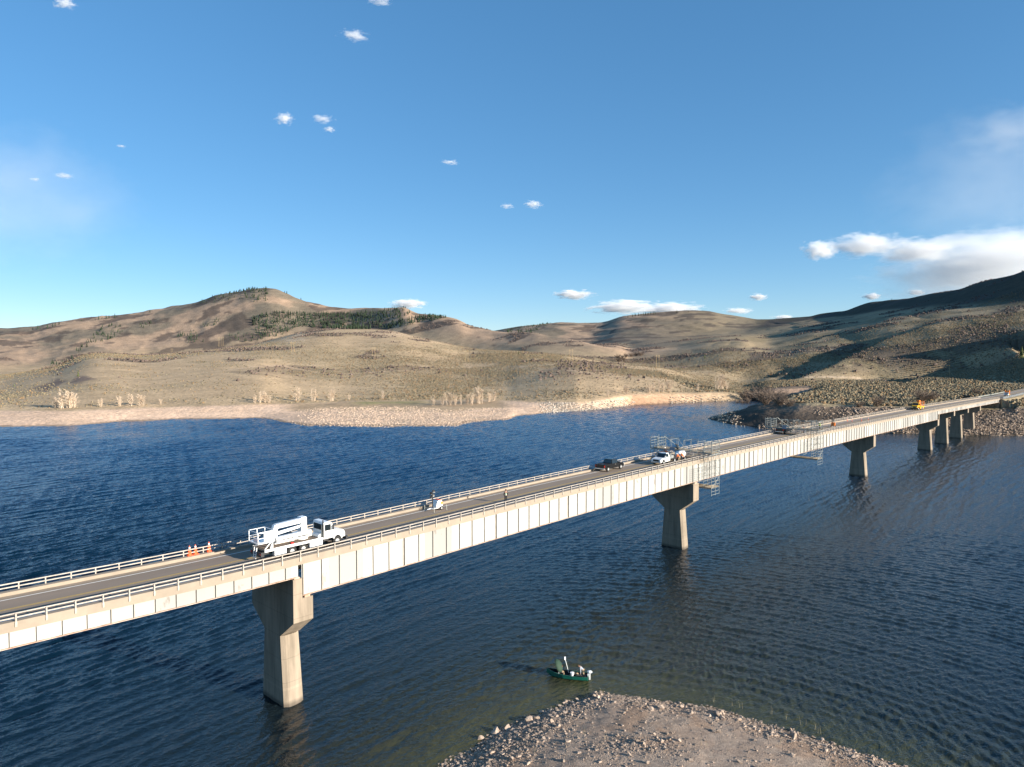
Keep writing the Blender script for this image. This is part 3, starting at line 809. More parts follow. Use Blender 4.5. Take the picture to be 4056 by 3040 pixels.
# plate girders with stiffeners
def girder(name, v, sgn, u0, u1, depth, spacing, parent, rnd):
    us = list(np.arange(u0, u1, 3.0)) + [u1]
    b = MB(); vv = []; n = len(us)
    for u in us:
        zt = deck_z(u) - .47; zb = zt - depth
        vv += [(u, v - .012, zb), (u, v + .012, zb), (u, v + .012, zt), (u, v - .012, zt)]
    ff = [(0, 3, 2, 1), tuple(4 * (n - 1) + k for k in range(4))]
    for i in range(n - 1):
        for k in range(4):
            ff.append((4 * i + k, 4 * i + (k + 1) % 4, 4 * (i + 1) + (k + 1) % 4, 4 * (i + 1) + k))
    b.add(vv, ff)
    g = b.build(name, M_girder, parent)
    fl = MB(); vv = []
    for u in us:
        zb = deck_z(u) - .47 - depth
        vv += [(u, v - .22, zb - .05), (u, v + .22, zb - .05), (u, v + .22, zb - .003), (u, v - .22, zb - .003)]
    fl.add(vv, ff); fl.build('bottom_flange', M_rust, g)
    rest = MB(); u = u0 + .12; k = 0; made = 0; wide = None
    while u < u1:
        zt = deck_z(u) - .47; zb = zt - depth
        heavy = k % 7 == 6 and depth > 2
        w = .20 if heavy else .14
        single = rnd and -26 < u and made < rnd
        tgt = MB() if single else rest
        tgt.bb(u - .022, u + .022, v + sgn * .012, v + sgn * (.012 + w), zb + .002, zt - .03)
        if heavy:   # bolted splice plates
            tgt.bb(u - .21, u - .03, v + sgn * .013, v + sgn * .045, zb + .15, zt - .35)
            tgt.bb(u + .03, u + .21, v + sgn * .013, v + sgn * .045, zb + .15, zt - .35)
        if single: tgt.build('stiffener', M_stiff, g); made += 1
        u += spacing; k += 1
    if rest.v: rest.build('stiffeners', M_stiff, g)['kind'] = 'stuff'
    if depth > 2:   # thin longitudinal weld line
        lw = MB()
        for i in range(len(us) - 1):
            za, zc = deck_z(us[i]) - .82, deck_z(us[i + 1]) - .82
            lw.beam((us[i], v + sgn * .018, za), (us[i + 1], v + sgn * .018, zc), .012, .035)
        lw.build('web_seam', M_stiff, g)
    return g
GV = (VC - 4.05, VC + 4.05)
for v, s_ in ((GV[0], -1), (GV[1], 1)):
    girder('plate_girder', v, s_, 1.15, 266.9, 3.25, 2.15, bridge, 82 if s_ < 0 else 0)
    girder('approach_girder', v, s_, U0, .75, 1.25, 1.75, bridge, 16 if s_ < 0 else 0)
    girder('approach_girder', v, s_, 267.3, 397.0, 1.30, 2.4, bridge, 0)
ib = MB()
for u in np.arange(12, 266, 10.75): # cross frames between the girders
    zt = deck_z(u) - .6
    ib.beam((u, GV[0] + .1, zt - .3), (u, GV[1] - .1, zt - .3), .2, .3).beam((u, GV[0] + .1, zt - 2.9), (u, GV[1] - .1, zt - 2.9), .2, .25)
    ib.beam((u, GV[0] + .1, zt - 2.8), (u, VC, zt - .4), .12).beam((u, GV[1] - .1, zt - 2.8), (u, VC, zt - .4), .12)
ib.build('cross_frame', M_galvd, bridge)
# hammerhead piers
def pier(u, ztop, step=0, zbase=-4.0, capb=9.35, stemtop=7.35):
    """step 1: high half on the -u side, step -1: high half on the +u side"""
    p = bpy.data.objects.new('pier', None); col.objects.link(p); p.parent = bridge
    t = 2.05; L = 4.4
    st = MB()
    def oct_(z, half, th):
        c = .32
        return [(u0_ + c * 0, VC - half, z) for u0_ in ()]
    lev = [(zbase, 2.42, 2.25), (0.0, 2.24, 2.2), (stemtop, 1.66, 2.05)]
    pts = []
    for z, half, th in lev:
        ua, ub_ = u, u + th; c = .45
        pts.append([(ua, VC - half + .02, z), (ua + c, VC - half - .22, z), (ub_ - c, VC - half - .22, z), (ub_, VC - half + .02, z), (ub_, VC + half - .02, z), (ub_ - c, VC + half + .22, z), (ua + c, VC + half + .22, z), (ua, VC + half - .02, z)])
    vv = [q for ring in pts for q in ring]
    ff = [tuple(range(8))[::-1], tuple(16 + k for k in range(8))]
    for i in range(2):
        for k in range(8): ff.append((8 * i + k, 8 * i + (k + 1) % 8, 8 * i + 8 + (k + 1) % 8, 8 * i + 8 + k))
    st.add(vv, ff)
    st.build('pier_stem', M_concrete, p)
    cp = MB()
    def prof(zt): return [(VC - 1.68, stemtop), (VC + 1.68, stemtop), (VC + L, capb), (VC + L, zt), (VC - L, zt), (VC - L, capb)]
    zhi = deck_z(u) - .47 - 1.25 - .16
    if step == 0:
        cp.prism_x(prof(ztop), u, u + t)
    elif step == 1:
        cp.prism_x(prof(zhi), u, u + 1.02); cp.prism_x(prof(ztop), u + 1.022, u + 2.2)
    else:
        cp.prism_x(prof(ztop), u - .2, u + .998); cp.prism_x(prof(zhi), u + 1.0, u + t)
    cp.build('pier_cap', M_concrete, p)
    br = MB()
    for v in GV:
        if step == 0: br.bb(u + .55, u + 1.5, v - .3, v + .3, ztop, ztop + .30)
        else:
            a, b_ = (u + .2, u + .8) if step == 1 else (u + 1.2, u + 1.8)
            br.bb(a, b_, v - .25, v + .25, zhi, zhi + .12)
            a, b_ = (u + 1.3, u + 1.9) if step == 1 else (u + .1, u + .7)
            br.bb(a, b_, v - .3, v + .3, ztop, ztop + .22)
    br.build('bearing', M_rust, p)
    return p
def zt_main(u): return deck_z(u) - .47 - 3.25
pier(0.0, zt_main(1.5) - .24, 1)
pier(80.6, zt_main(81.5) - .33, 0)
pier(187.9, zt_main(189) - .33, 0, stemtop=7.2, capb=9.2)
pier(266.2, zt_main(266) - .24, -1, stemtop=7.9, capb=9.7)
for u, sb, cb in ((292.8, 11.2, 11.9), (319.3, 10.9, 11.6), (345.8, 10.3, 11.0)):
    pier(u, deck_z(u) - .47 - 1.30 - .33, 0, stemtop=sb - .6, capb=cb - .2)
pier(-27.0, deck_z(-27) - .47 - 1.25 - .33, 0, stemtop=10.6, capb=12.2)
ab = MB()
zt = deck_z(397) - .47
ab.prism_x([(-10.2, 6.0), (VC * 2 + 10.2, 6.0), (VC * 2 + 10.2, 9.6), (VC + 5.0, zt + .45), (VC - 5.0, zt + .45), (-9.9, 10.4)], 397.05, 397.9)
ab.bb(395.6, 397.05, VC - 4.4, VC + 4.4, 5.5, zt - 1.45)
ab.build('abutment', M_concrete, bridge)
ij = MB()
for u in (.95, 267.1):
    ij.bb(u - .16, u + .16, VC - 3.84, VC + 3.84, deck_z(u) + .006, deck_z(u) + .016)
ij.build('expansion_joint', M_darkmetal, bridge)

# road beyond the bridge
us = np.arange(397.9, 620, 4.0)
def ribbon(name, v0, v1, dz, m, lab, cat, kind='structure', us=us):
    vv = []
    for u in us:
        z = deck_z(u) + dz
        vv += [BW(u, v0, z), BW(u, v1, z)]
    o = MB().add(vv, [(2 * i, 2 * i + 2, 2 * i + 3, 2 * i + 1) for i in range(len(us) - 1)]).build(name, m)
    tag(o, lab, None, None, kind); return o
ribbon('road', VC - 4.6, VC + 4.6, 0.0, M_asphalt, 'asphalt road running on from the far end of the bridge', 'road')
rl = ribbon('road_edge_line', VC + 2.9, VC + 3.1, .006, M_lineW, 'white edge line of the road beyond the bridge', 'road marking')
rl2 = ribbon('road_centre_line', VC - .15, VC + .15, .006, M_lineY, 'yellow centre line of the road beyond the bridge', 'road marking')
# guardrails along the road
def guardrail(v, u0, u1, lab, white_posts):
    g = empty('guardrail', BW(u0, v, deck_z(u0)), BRZ, lab, 'guardrail')
    b = MB()
    us_ = list(np.arange(u0, u1, 4.0))
    for a, c in zip(us_[:-1], us_[1:]):
        b.beam((a - u0, 0, deck_z(a) - deck_z(u0) + .62), (c - u0, 0, deck_z(c) - deck_z(u0) + .62), .06, .34)
    b.build('rail_beam', M_galv, g)
    pb = MB().bb(-.09, .09, -.09, .09, -.3, .78).build('guardrail_post', M_white if white_posts else M_galv, g)
    f = True
    for u in np.arange(u0 + .5, u1 - 1, 1.9):
        o = pb if f else pb.copy()
        if not f: col.objects.link(o); o.parent = g
        f = False
        o.location = (u - u0, -.16 if white_posts else .16, deck_z(u) - deck_z(u0))
guardrail(VC - 5.2, 400, 470, 'near side guardrail with a row of white posts beside the road past the bridge', True)
guardrail(VC + 5.2, 398, 480, 'far side steel guardrail beside the road past the bridge', False)

# ------------------------------------------------------------------ vehicles and gear on the bridge
def on_deck(name, u, v, lab, cat, group=None, flip=False, turn=0.0):
    slope = math.atan((deck_z(u + 3) - deck_z(u - 3)) / 6)
    o = empty(name, BW(u, v, deck_z(u) + .004), BRZ + (math.pi if flip else 0) + turn, lab, cat, group)
    o.rotation_euler[1] = slope if flip else -slope
    return o
def wheel(parent, c, r, w, rim_r=.6):
    sg = -1 if c[1] < 0 else 1
    wd = bpy.data.objects.new('wheel', None); col.objects.link(wd); wd.parent = parent; wd.location = c
    MB().wheel_y((0, 0, 0), r, w).build('tyre', M_tyre, wd)
    MB().wheel_y((0, sg * w * .36, 0), r * rim_r * .82, w * .34).build('rim', M_rim, wd)
    return wd

# --- white under-bridge inspection truck, nose towards +u
def inspection_truck(u, v, lab, main, boomM, flip=False, cabM=None, group=None, folded=True):
    T = on_deck('inspection_truck', u, v, lab, 'truck', group, flip)
    cabM = cabM or main
    # chassis
    MB().bb(-2.3, 7.2, -.45, .45, .55, .92).build('chassis', M_darkmetal, T)
    MB().bb(-2.0, 4.55, -1.22, 1.22, 1.05, 1.22).build('flatbed', mat('bed_plate', (.20, .15, .11), .8, var=.3, scale=2), T)
    MB().bb(-2.02, 4.57, -1.27, -1.222, 1.0, 1.25).bb(-2.02, 4.57, 1.222, 1.27, 1.0, 1.25).build('bed_rail', main, T)
    MB().bb(-.95, .35, -1.24, -.75, .42, .99).build('toolbox', main, T, bevel=.02)
    MB().bb(3.0, 4.5, -1.24, -.75, .42, 1.18).build('toolbox', main, T, bevel=.02)
    MB().bb(-.95, .35, .75, 1.24, .42, .99).build('toolbox', main, T, bevel=.02)
    MB().bb(3.0, 4.5, .75, 1.24, .42, 1.18).build('toolbox', main, T, bevel=.02)
    for x in (.98, 2.26):
        wheel(T, (x, -.98, .52), .52, .50); wheel(T, (x, .98, .52), .52, .50)
    wheel(T, (6.35, -1.02, .52), .52, .32); wheel(T, (6.35, 1.02, .52), .52, .32)
    # cab
    cab = MB().prism([(4.75, .95), (6.05, .95), (6.05, 1.75), (5.75, 2.62), (5.45, 2.74), (4.85, 2.74), (4.75, 2.6)], -1.08, 1.08).build('cab', cabM, T, bevel=.05)
    MB().bb(4.88, 5.62, -1.095, -1.07, 1.82, 2.48).bb(4.88, 5.62, 1.07, 1.095, 1.82, 2.48).build('side_window', M_glass, cab)
    MB().hexa([(6.045, -.95, 1.80), (6.075, -.95, 1.80), (6.075, .95, 1.80), (6.045, .95, 1.80), (5.765, -.90, 2.55), (5.80, -.90, 2.55), (5.80, .90, 2.55), (5.765, .90, 2.55)]).build('windscreen', M_glass, cab)
    MB().bb(4.70, 4.752, -.8, .8, 1.9, 2.5).build('rear_window', M_glass, cab)
    hood = MB().prism([(6.06, .95), (6.06, 1.80), (7.15, 1.60), (7.42, 1.30), (7.45, .80), (7.0, .80), (6.92, 1.0), (6.6, 1.2), (6.1, 1.2), (6.07, 1.0)], -.98, .98).build('hood', cabM, T, bevel=.06)
    MB().bb(7.44, 7.47, -.45, .45, .90, 1.35).build('grille', M_darkmetal, hood)
    for y in (-.78, .78):
        MB().bb(7.38, 7.47, y - .14, y + .14, 1.02, 1.22).build('headlight', M_reflect, hood)
        MB().prism([(5.85, .85), (5.95, 1.15), (6.2, 1.30), (6.5, 1.30), (6.78, 1.12), (6.95, .75), (6.85, .75), (6.7, 1.02), (6.45, 1.18), (6.25, 1.18), (6.02, 1.05), (5.95, .85)], y * 1.42 - .12, y * 1.42 + .12).build('mudguard', cabM, hood)
    MB().bb(7.45, 7.75, -1.15, 1.15, .45, .78).build('bumper', M_darkmetal, T, bevel=.03)
    for y in (-1.28, 1.28):
        MB().bb(5.75, 5.83, y - .1, y + .1, 1.85, 2.35).beam((5.8, y * .85, 2.2), (5.8, y, 2.2), .03).build('mirror', M_darkmetal, cab)
    MB().bb(4.55, 4.72, -1.10, -.92, .9, 2.55).build('exhaust_stack', M_galv, T)
    MB().tube((4.63, -1.15, .7), (4.63, -1.15, 3.05), .07, 8).build('exhaust_pipe', M_darkmetal, T)
    MB().tube((4.45, -.9, 1.3), (4.45, .4, 1.3), .0 + .28, 10).build('air_tank', main, T)
    # turntable and folded booms
    MB().lathe([(.62, 1.22), (.62, 1.45), (.5, 1.45), (.5, 1.6)], (2.9, .2, 0), 14).build('turntable', boomM, T)
    MB().bb(2.62, 3.25, -.28, .62, 1.6, 3.55).build('mast_column', boomM, T, bevel=.04)
    lower = MB().hexa([(-.42, -.72, 1.50), (3.62, -.62, 1.52), (3.62, -.05, 1.52), (-.42, -.15, 1.50), (-.42, -.72, 2.06), (3.62, -.62, 2.14), (3.62, -.05, 2.14), (-.42, -.15, 2.06)]).build('lower_boom', boomM, T, bevel=.04)
    MB().bb(.2, 1.4, -.735, -.70, 1.72, 1.82).bb(1.9, 3.1, -.70, -.66, 1.66, 1.78).build('boom_slot', M_darkmetal, lower)
    MB().hexa([(-.30, -.35, 2.90), (2.7, -.30, 3.00), (2.7, .28, 3.00), (-.30, .25, 2.90), (-.30, -.35, 3.32), (2.7, -.30, 3.46), (2.7, .28, 3.46), (-.30, .25, 3.32)]).build('upper_boom', boomM, T, bevel=.04)
    MB().hexa([(-.75, -.32, 1.9), (-.15, -.32, 1.75), (-.15, .22, 1.75), (-.75, .22, 1.9), (-.45, -.32, 3.26), (-.05, -.32, 3.30), (-.05, .22, 3.30), (-.45, .22, 3.26)]).build('boom_elbow', boomM, T, bevel=.04)
    MB().beam((-.1, -.38, 2.55), (2.7, -.38, 2.80), .10, .14).beam((-.1, -.38, 2.35), (2.3, -.38, 2.62), .07, .1).build('hydraulic_cylinder', boomM, T)
    MB().beam((-.2, .1, 2.35), (2.6, .1, 2.6), .35, .12).build('folded_platform', mat('grey_platform', (.35, .36, .37), .6), T)
    MB().bb(-.3, 2.0, .0, .9, 1.24, 1.55).bb(2.2, 3.6, .1, 1.0, 1.24, 1.9).build('hydraulic_unit', boomM, T, bevel=.03)
    MB().bb(1.0, 1.3, -1.0, -.8, 1.24, 1.34).build('hose_reel', M_red, T)
    # work basket above the tail
    bk = bpy.data.objects.new('work_basket', None); col.objects.link(bk); bk.parent = T
    x0, x1, y0_, y1_ = -2.55, -.85, -.95, .95
    MB().bb(x0, x1, y0_, y1_, 1.82, 1.92).build('basket_floor', boomM, bk)
    r_ = MB()
    for x in (x0, (x0 + x1) / 2, x1):
        for y in (y0_, y1_): r_.beam((x, y, 1.9), (x, y, 3.0), .06)
    for zz in (2.4, 3.0):
        r_.beam((x0, y0_, zz), (x1, y0_, zz), .05).beam((x0, y1_, zz), (x1, y1_, zz), .05).beam((x0, y0_, zz), (x0, y1_, zz), .05).beam((x1, y0_, zz), (x1, y1_, zz), .05)
    r_.build('basket_rails', boomM, bk)
    MB().bb(x0 + .62, x1 - .05, y0_ - .03, y0_ + .0, 1.95, 2.9).bb(x0, x0 + .03, y0_ + .05, y1_ - .9, 1.95, 2.35).build('basket_panel', boomM, bk)
    MB().bb(x0 + .75, x0 + 1.05, y0_ - .04, y0_ - .03, 2.35, 2.7).build('basket_window', mat('grey_platform', (.35, .36, .37), .6), bk)
    MB().beam((-1.9, -.9, 1.15), (-1.2, -.9, 1.82), .09).beam((-1.25, -.9, 1.15), (-1.0, -.9, 1.82), .09).beam((-1.9, .9, 1.15), (-1.2, .9, 1.82), .09).beam((-1.0, -.9, 1.22), (-1.0, -.9, 1.9), .09).build('basket_stand', boomM, T)
    # tail: step ladder, hooks, tow gear
    ld = MB()
    for y in (-.15, .35): ld.beam((-2.45, y, .25), (-2.30, y, 1.35), .07)
    for k in range(4): ld.beam((-2.43 + .03 * k, -.15, .4 + .25 * k), (-2.43 + .03 * k, .35, .4 + .25 * k), .05)
    ld.build('rear_ladder', main, T)
    MB().bb(-2.35, -2.0, -1.1, 1.1, .55, 1.0).build('rear_frame', M_darkmetal, T)
    for y in (-.95, .95):
        MB().bb(-2.37, -2.33, y - .1, y + .1, .75, .9).build('tail_light', M_red, T)
    return T
inspection_truck(0.0, .95, 'white boom inspection truck with folded white booms and rear work basket above the nearest pier', M_truckwhite, M_truckwhite)

# --- pickup trucks
def pickup(u, v, lab, bodyM, flip, crew=True, bed='open', group=None):
    P = on_deck('pickup_truck', u, v, lab, 'pickup', group, flip)
    if crew:
        side = [(-2.85, .55), (-2.85, 1.18), (-.75, 1.20), (-.72, 1.22), (1.45, 1.22), (1.5, 1.20), (2.55, 1.10), (2.85, .95), (2.9, .55), (2.42, .50), (2.3, .82), (2.05, .95), (1.75, .95), (1.5, .82), (1.4, .48), (-1.35, .48), (-1.45, .82), (-1.7, .95), (-2.0, .95), (-2.25, .82), (-2.37, .52)]
    else:
        side = [(-.3, .55), (-.3, 1.25), (1.45, 1.25), (1.5, 1.24), (2.6, 1.16), (2.88, 1.0), (2.92, .55), (2.42, .50), (2.3, .84), (2.05, .98), (1.75, .98), (1.5, .84), (1.4, .48)]
    body = MB().prism(side, -.98, .98).build('body', bodyM, P, bevel=.04)
    xr = -.72 if crew else -.3
    zr = 1.92 if crew else 2.0
    cabn = MB()
    cabn.hexa([(xr, -.95, 1.2), (1.5, -.95, 1.2), (1.5, .95, 1.2), (xr, .95, 1.2), (xr + .18, -.76, zr), (.62, -.76, zr), (.62, .76, zr), (xr + .18, .76, zr)])
    cb = cabn.build('cab', bodyM, P, bevel=.05)
    def lerp(a, b, t): return tuple(a[i] + (b[i] - a[i]) * t for i in range(3))
    for s_ in (-1, 1):
        w = MB()
        segs = [(xr + .12, .28), (.36, 1.22)] if crew else [(.05, 1.18)]
        for xa, xb in segs:
            ta, tb = .12, .86
            q = []
            for x, t in ((xa, ta), (xb, ta), (xb - (xb - .0) * .22 if xb > .8 else xb - .02, tb), (xa + .08, tb)):
                y = s_ * (.95 - .19 * t)
                q.append((x, y + s_ * .012, 1.2 + (zr - 1.2) * t))
            w.add(q + [(a, b - s_ * .03, c) for a, b, c in q], [(0, 1, 2, 3), (7, 6, 5, 4), (0, 4, 5, 1), (1, 5, 6, 2), (2, 6, 7, 3), (3, 7, 4, 0)])
        w.build('side_window', M_glass, cb)
    q = [(1.5 - .88 * t + .012, y, 1.2 + (zr - 1.2) * t) for t, y in ((.1, -.84), (.1, .84), (.88, .74), (.88, -.74))]
    MB().add(q + [(a - .03, b, c) for a, b, c in q], [(0, 1, 2, 3), (7, 6, 5, 4), (0, 4, 5, 1), (1, 5, 6, 2), (2, 6, 7, 3), (3, 7, 4, 0)]).build('windscreen', M_glass, cb)
    q = [(xr + .18 * t - .012, y, 1.2 + (zr - 1.2) * t) for t, y in ((.2, -.80), (.2, .80), (.86, .70), (.86, -.70))]
    MB().add(q + [(a + .03, b, c) for a, b, c in q], [(0, 1, 2, 3), (7, 6, 5, 4), (0, 4, 5, 1), (1, 5, 6, 2), (2, 6, 7, 3), (3, 7, 4, 0)]).build('rear_window', M_glass, cb)
    for y in (-.90, .90):
        wheel(P, (1.9, y, .42), .42, .28); wheel(P, (-1.85, y, .42), .42, .28)
        MB().bb(2.84, 2.935, y * .86 - .17, y * .86 + .17, .80, 1.0).build('headlight', M_reflect, P)
        MB().bb(1.18, 1.28, y * 1.22 - .09, y * 1.22 + .09, 1.22, 1.45).build('mirror', bodyM, P)
        MB().bb(.18, .38, y * 1.094 - .008, y * 1.094 + .008, 1.03, 1.08).build('door_handle', M_rim, P)
    MB().bb(2.88, 2.945, -.60, .60, .70, 1.03).build('grille', M_darkmetal, P)
    MB().bb(2.86, 3.05, -.98, .98, .45, .66).build('front_bumper', M_rim, P, bevel=.03)
    if crew:
        MB().bb(-2.78, -.80, -.80, .80, 1.185, 1.215).build('bed_floor', M_darkmetal, P)
        MB().bb(-2.86, -.76, -.98, -.84, 1.19, 1.30).bb(-2.86, -.76, .84, .98, 1.19, 1.30).bb(-2.88, -2.80, -.98, .98, 1.19, 1.30).build('bed_rail', bodyM, P)
        MB().bb(-2.885, -2.852, -.76, .76, .68, 1.18).build('tailgate', bodyM, P)
        for y in (-.88, .88):
            MB().bb(-2.90, -2.83, y - .09, y + .09, .82, 1.15).build('tail_light', M_red, P)
        MB().bb(-3.02, -2.84, -.98, .98, .48, .66).build('rear_bumper', M_rim, P, bevel=.03)
    else:
        MB().bb(-3.1, -.35, -1.05, 1.05, .78, .92).build('flatbed', M_darkmetal, P)
        MB().bb(-2.6, -.35, -.35, .35, .45, .78).build('frame_rail', M_darkmetal, P)
        MB().bb(-.55, -.38, -1.0, 1.0, .92, 1.9).build('headboard', M_galvd, P)
        MB().bb(-1.6, -.7, .2, .95, .92, 1.45).build('compressor', M_galvd, P, bevel=.04)
        MB().bb(-2.4, -1.7, -.1, .9, .92, 1.3).build('toolbox', M_darkmetal, P, bevel=.03)
        MB().bb(-1.5, -.7, -.9, -.1, .92, 1.25).build('crate', M_orangeM, P)
    return P
pickup(63.9, 4.75, 'black crew cab pickup seen from behind in the far lane', M_black, False)
pickup(76.2, 1.35, 'white flatbed service pickup facing the camera in front of the near scaffold', M_truckwhite, True, crew=False)
pickup(139.2, 4.9, 'black pickup parked in shade beneath the farther scaffold', M_black, False)

# --- round-nosed white tank trailer behind the service pickup
tt = on_deck('tank_trailer', 81.6, 1.2, 'small white rounded equipment trailer behind the white service pickup', 'trailer', flip=True)
MB().bb(-1.0, 1.0, -.72, .72, .62, 1.72).build('body', M_truckwhite, tt, bevel=.22, smooth=True)
MB().bb(-1.1, 1.1, -.6, .6, .48, .62).build('chassis', M_darkmetal, tt)
MB().beam((1.0, 0, .55), (2.0, 0, .5), .1).build('drawbar', M_darkmetal, tt)
for y in (-.85, .85): wheel(tt, (-.1, y, .34), .34, .2)

# --- light tower trailers
def light_tower(u, v, lab, bodyM, turn, group):
    t = on_deck('light_tower', u, v, lab, 'light tower', group, turn=turn)
    t.scale = (.76, .76, .72)
    MB().prism([(-.62, .42), (.72, .42), (.95, .75), (.95, 1.25), (.70, 1.72), (.10, 1.80), (-.28, 1.55)], -.62, .62).build('body', bodyM, t, bevel=.05)
    MB().bb(.42, .962, -.635, .635, .95, 1.45).build('end_panel', M_orangeM, t, bevel=.02)
    MB().prism([(.10, 1.80), (.70, 1.72), (.72, 1.78), (.08, 1.87)], -.63, .63).build('lid', M_orange, t)
    MB().bb(-1.25, 1.0, -.5, .5, .34, .42).build('chassis', M_white, t)
    MB().beam((-1.2, 0, .4), (-2.1, 0, .42), .09).build('drawbar', M_white, t)
    for y in (-.78, .78): wheel(t, (.45, y, .33), .33, .2)
    MB().tube((-.85, 0, .4), (-.85, 0, 3.0), .10, 8).tube((-.85, 0, 2.4), (-.85, 0, 3.35), .07, 8).build('mast', M_darkmetal, t)
    for (x, y, z, rz) in ((-1.25, -.15, 3.25, .6), (-.45, .15, 3.45, -.5), (-1.35, -.25, 2.65, .8), (-.55, .25, 2.75, -.2)):
        lm = MB().box((0, 0, 0), (.44, .40, .36), rz=rz).beam((0, 0, 0), (-.85 - x, -y, -.15), .06).build('flood_lamp', M_darkmetal, t, loc=(x, y, z))
        MB().box((-.05, -.20, -.17), (.34, .06, .18), rz=rz).build('lamp_face', M_galvd, lm)
    for a, b in (((-1.6, -1.25), (-1.2, -.5)), ((-1.6, 1.25), (-1.2, .5)), ((1.0, -1.5), (.9, -.5)), ((1.0, 1.5), (.9, .5))):
        MB().beam((b[0], b[1], .42), (a[0], a[1], .50), .06).beam((a[0], a[1], .0), (a[0], a[1], .95), .07).bb(a[0] - .1, a[0] + .1, a[1] - .1, a[1] + .1, 0, .04).build('outrigger', M_galv, t)
    return t
light_tower(24.3, 4.35, 'white and orange light tower trailer with black lamps by the far curb', M_truckwhite, 0.0, 'light tower trailers')
light_tower(84.2, 3.4, 'white light tower trailer standing among the near scaffold frames', M_truckwhite, .5, 'light tower trailers')
light_tower(164.4, 1.6, 'orange light tower trailer beyond the farther scaffold', M_orangeM, .2, 'light tower trailers')

# --- cones, drums, delineators
def cone(u, v, z, lab):
    c = empty('traffic_cone', BW(u, v, z), BRZ, lab, 'traffic cone', 'traffic cones on the far curb')
    b = MB().bb(-.28, .28, -.28, .28, 0, .06).build('cone_base', M_orange, c)
    MB().lathe([(.225, .06), (.045, .98)], n=12).build('cone_body', M_orange, c)
    MB().lathe([(.138, .50), (.118, .60)], n=12).lathe([(.100, .72), (.070, .86)], n=12).build('reflective_band', M_reflect, c)
cone(-6.55, 6.72, deck_z(-6.5) + .302, 'orange traffic cone on the far curb, leftmost of three')
cone(-5.95, 6.75, deck_z(-6) + .302, 'orange traffic cone on the far curb, middle one of three')
cone(-4.55, 6.78, deck_z(-4.5) + .302, 'orange traffic cone on the far curb, set apart nearest the truck')
def drum(u, v, lab):
    d = on_deck('traffic_drum', u, v, lab, 'traffic drum', 'orange traffic drums')
    MB().lathe([(.33, 0), (.33, .06), (.29, .07), (.27, 1.0), (.2, 1.02), (.2, 1.06)], n=14).build('drum_body', M_orange, d)
    MB().lathe([(.288, .30), (.284, .44)], n=14).lathe([(.281, .62), (.278, .76)], n=14).build('reflective_band', M_reflect, d)
drum(82.2, 5.6, 'orange traffic drum behind the white pickup, left of the pair')
drum(83.3, 5.2, 'orange traffic drum behind the white pickup, right of the pair')
for u, v, lab in ((187.2, 5.2, 'orange and white tube post on the roadway nearest the far curb'), (188.0, 4.1, 'orange and white tube post on the roadway second from the far curb'), (190.6, 2.2, 'orange and white tube post on the roadway near the centre line'), (193.8, 1.2, 'orange and white tube post on the roadway farthest from the camera')):
    d = on_deck('delineator_post', u, v, lab, 'tube post', 'tube posts past the scaffolds')
    MB().lathe([(.22, 0), (.22, .06), (.06, .07), (.06, 1.1)], n=8).build('post_tube', M_orange, d)
    MB().lathe([(.064, .62), (.064, .78)], n=8).lathe([(.064, .88), (.064, 1.02)], n=8).build('reflective_band', M_reflect, d)

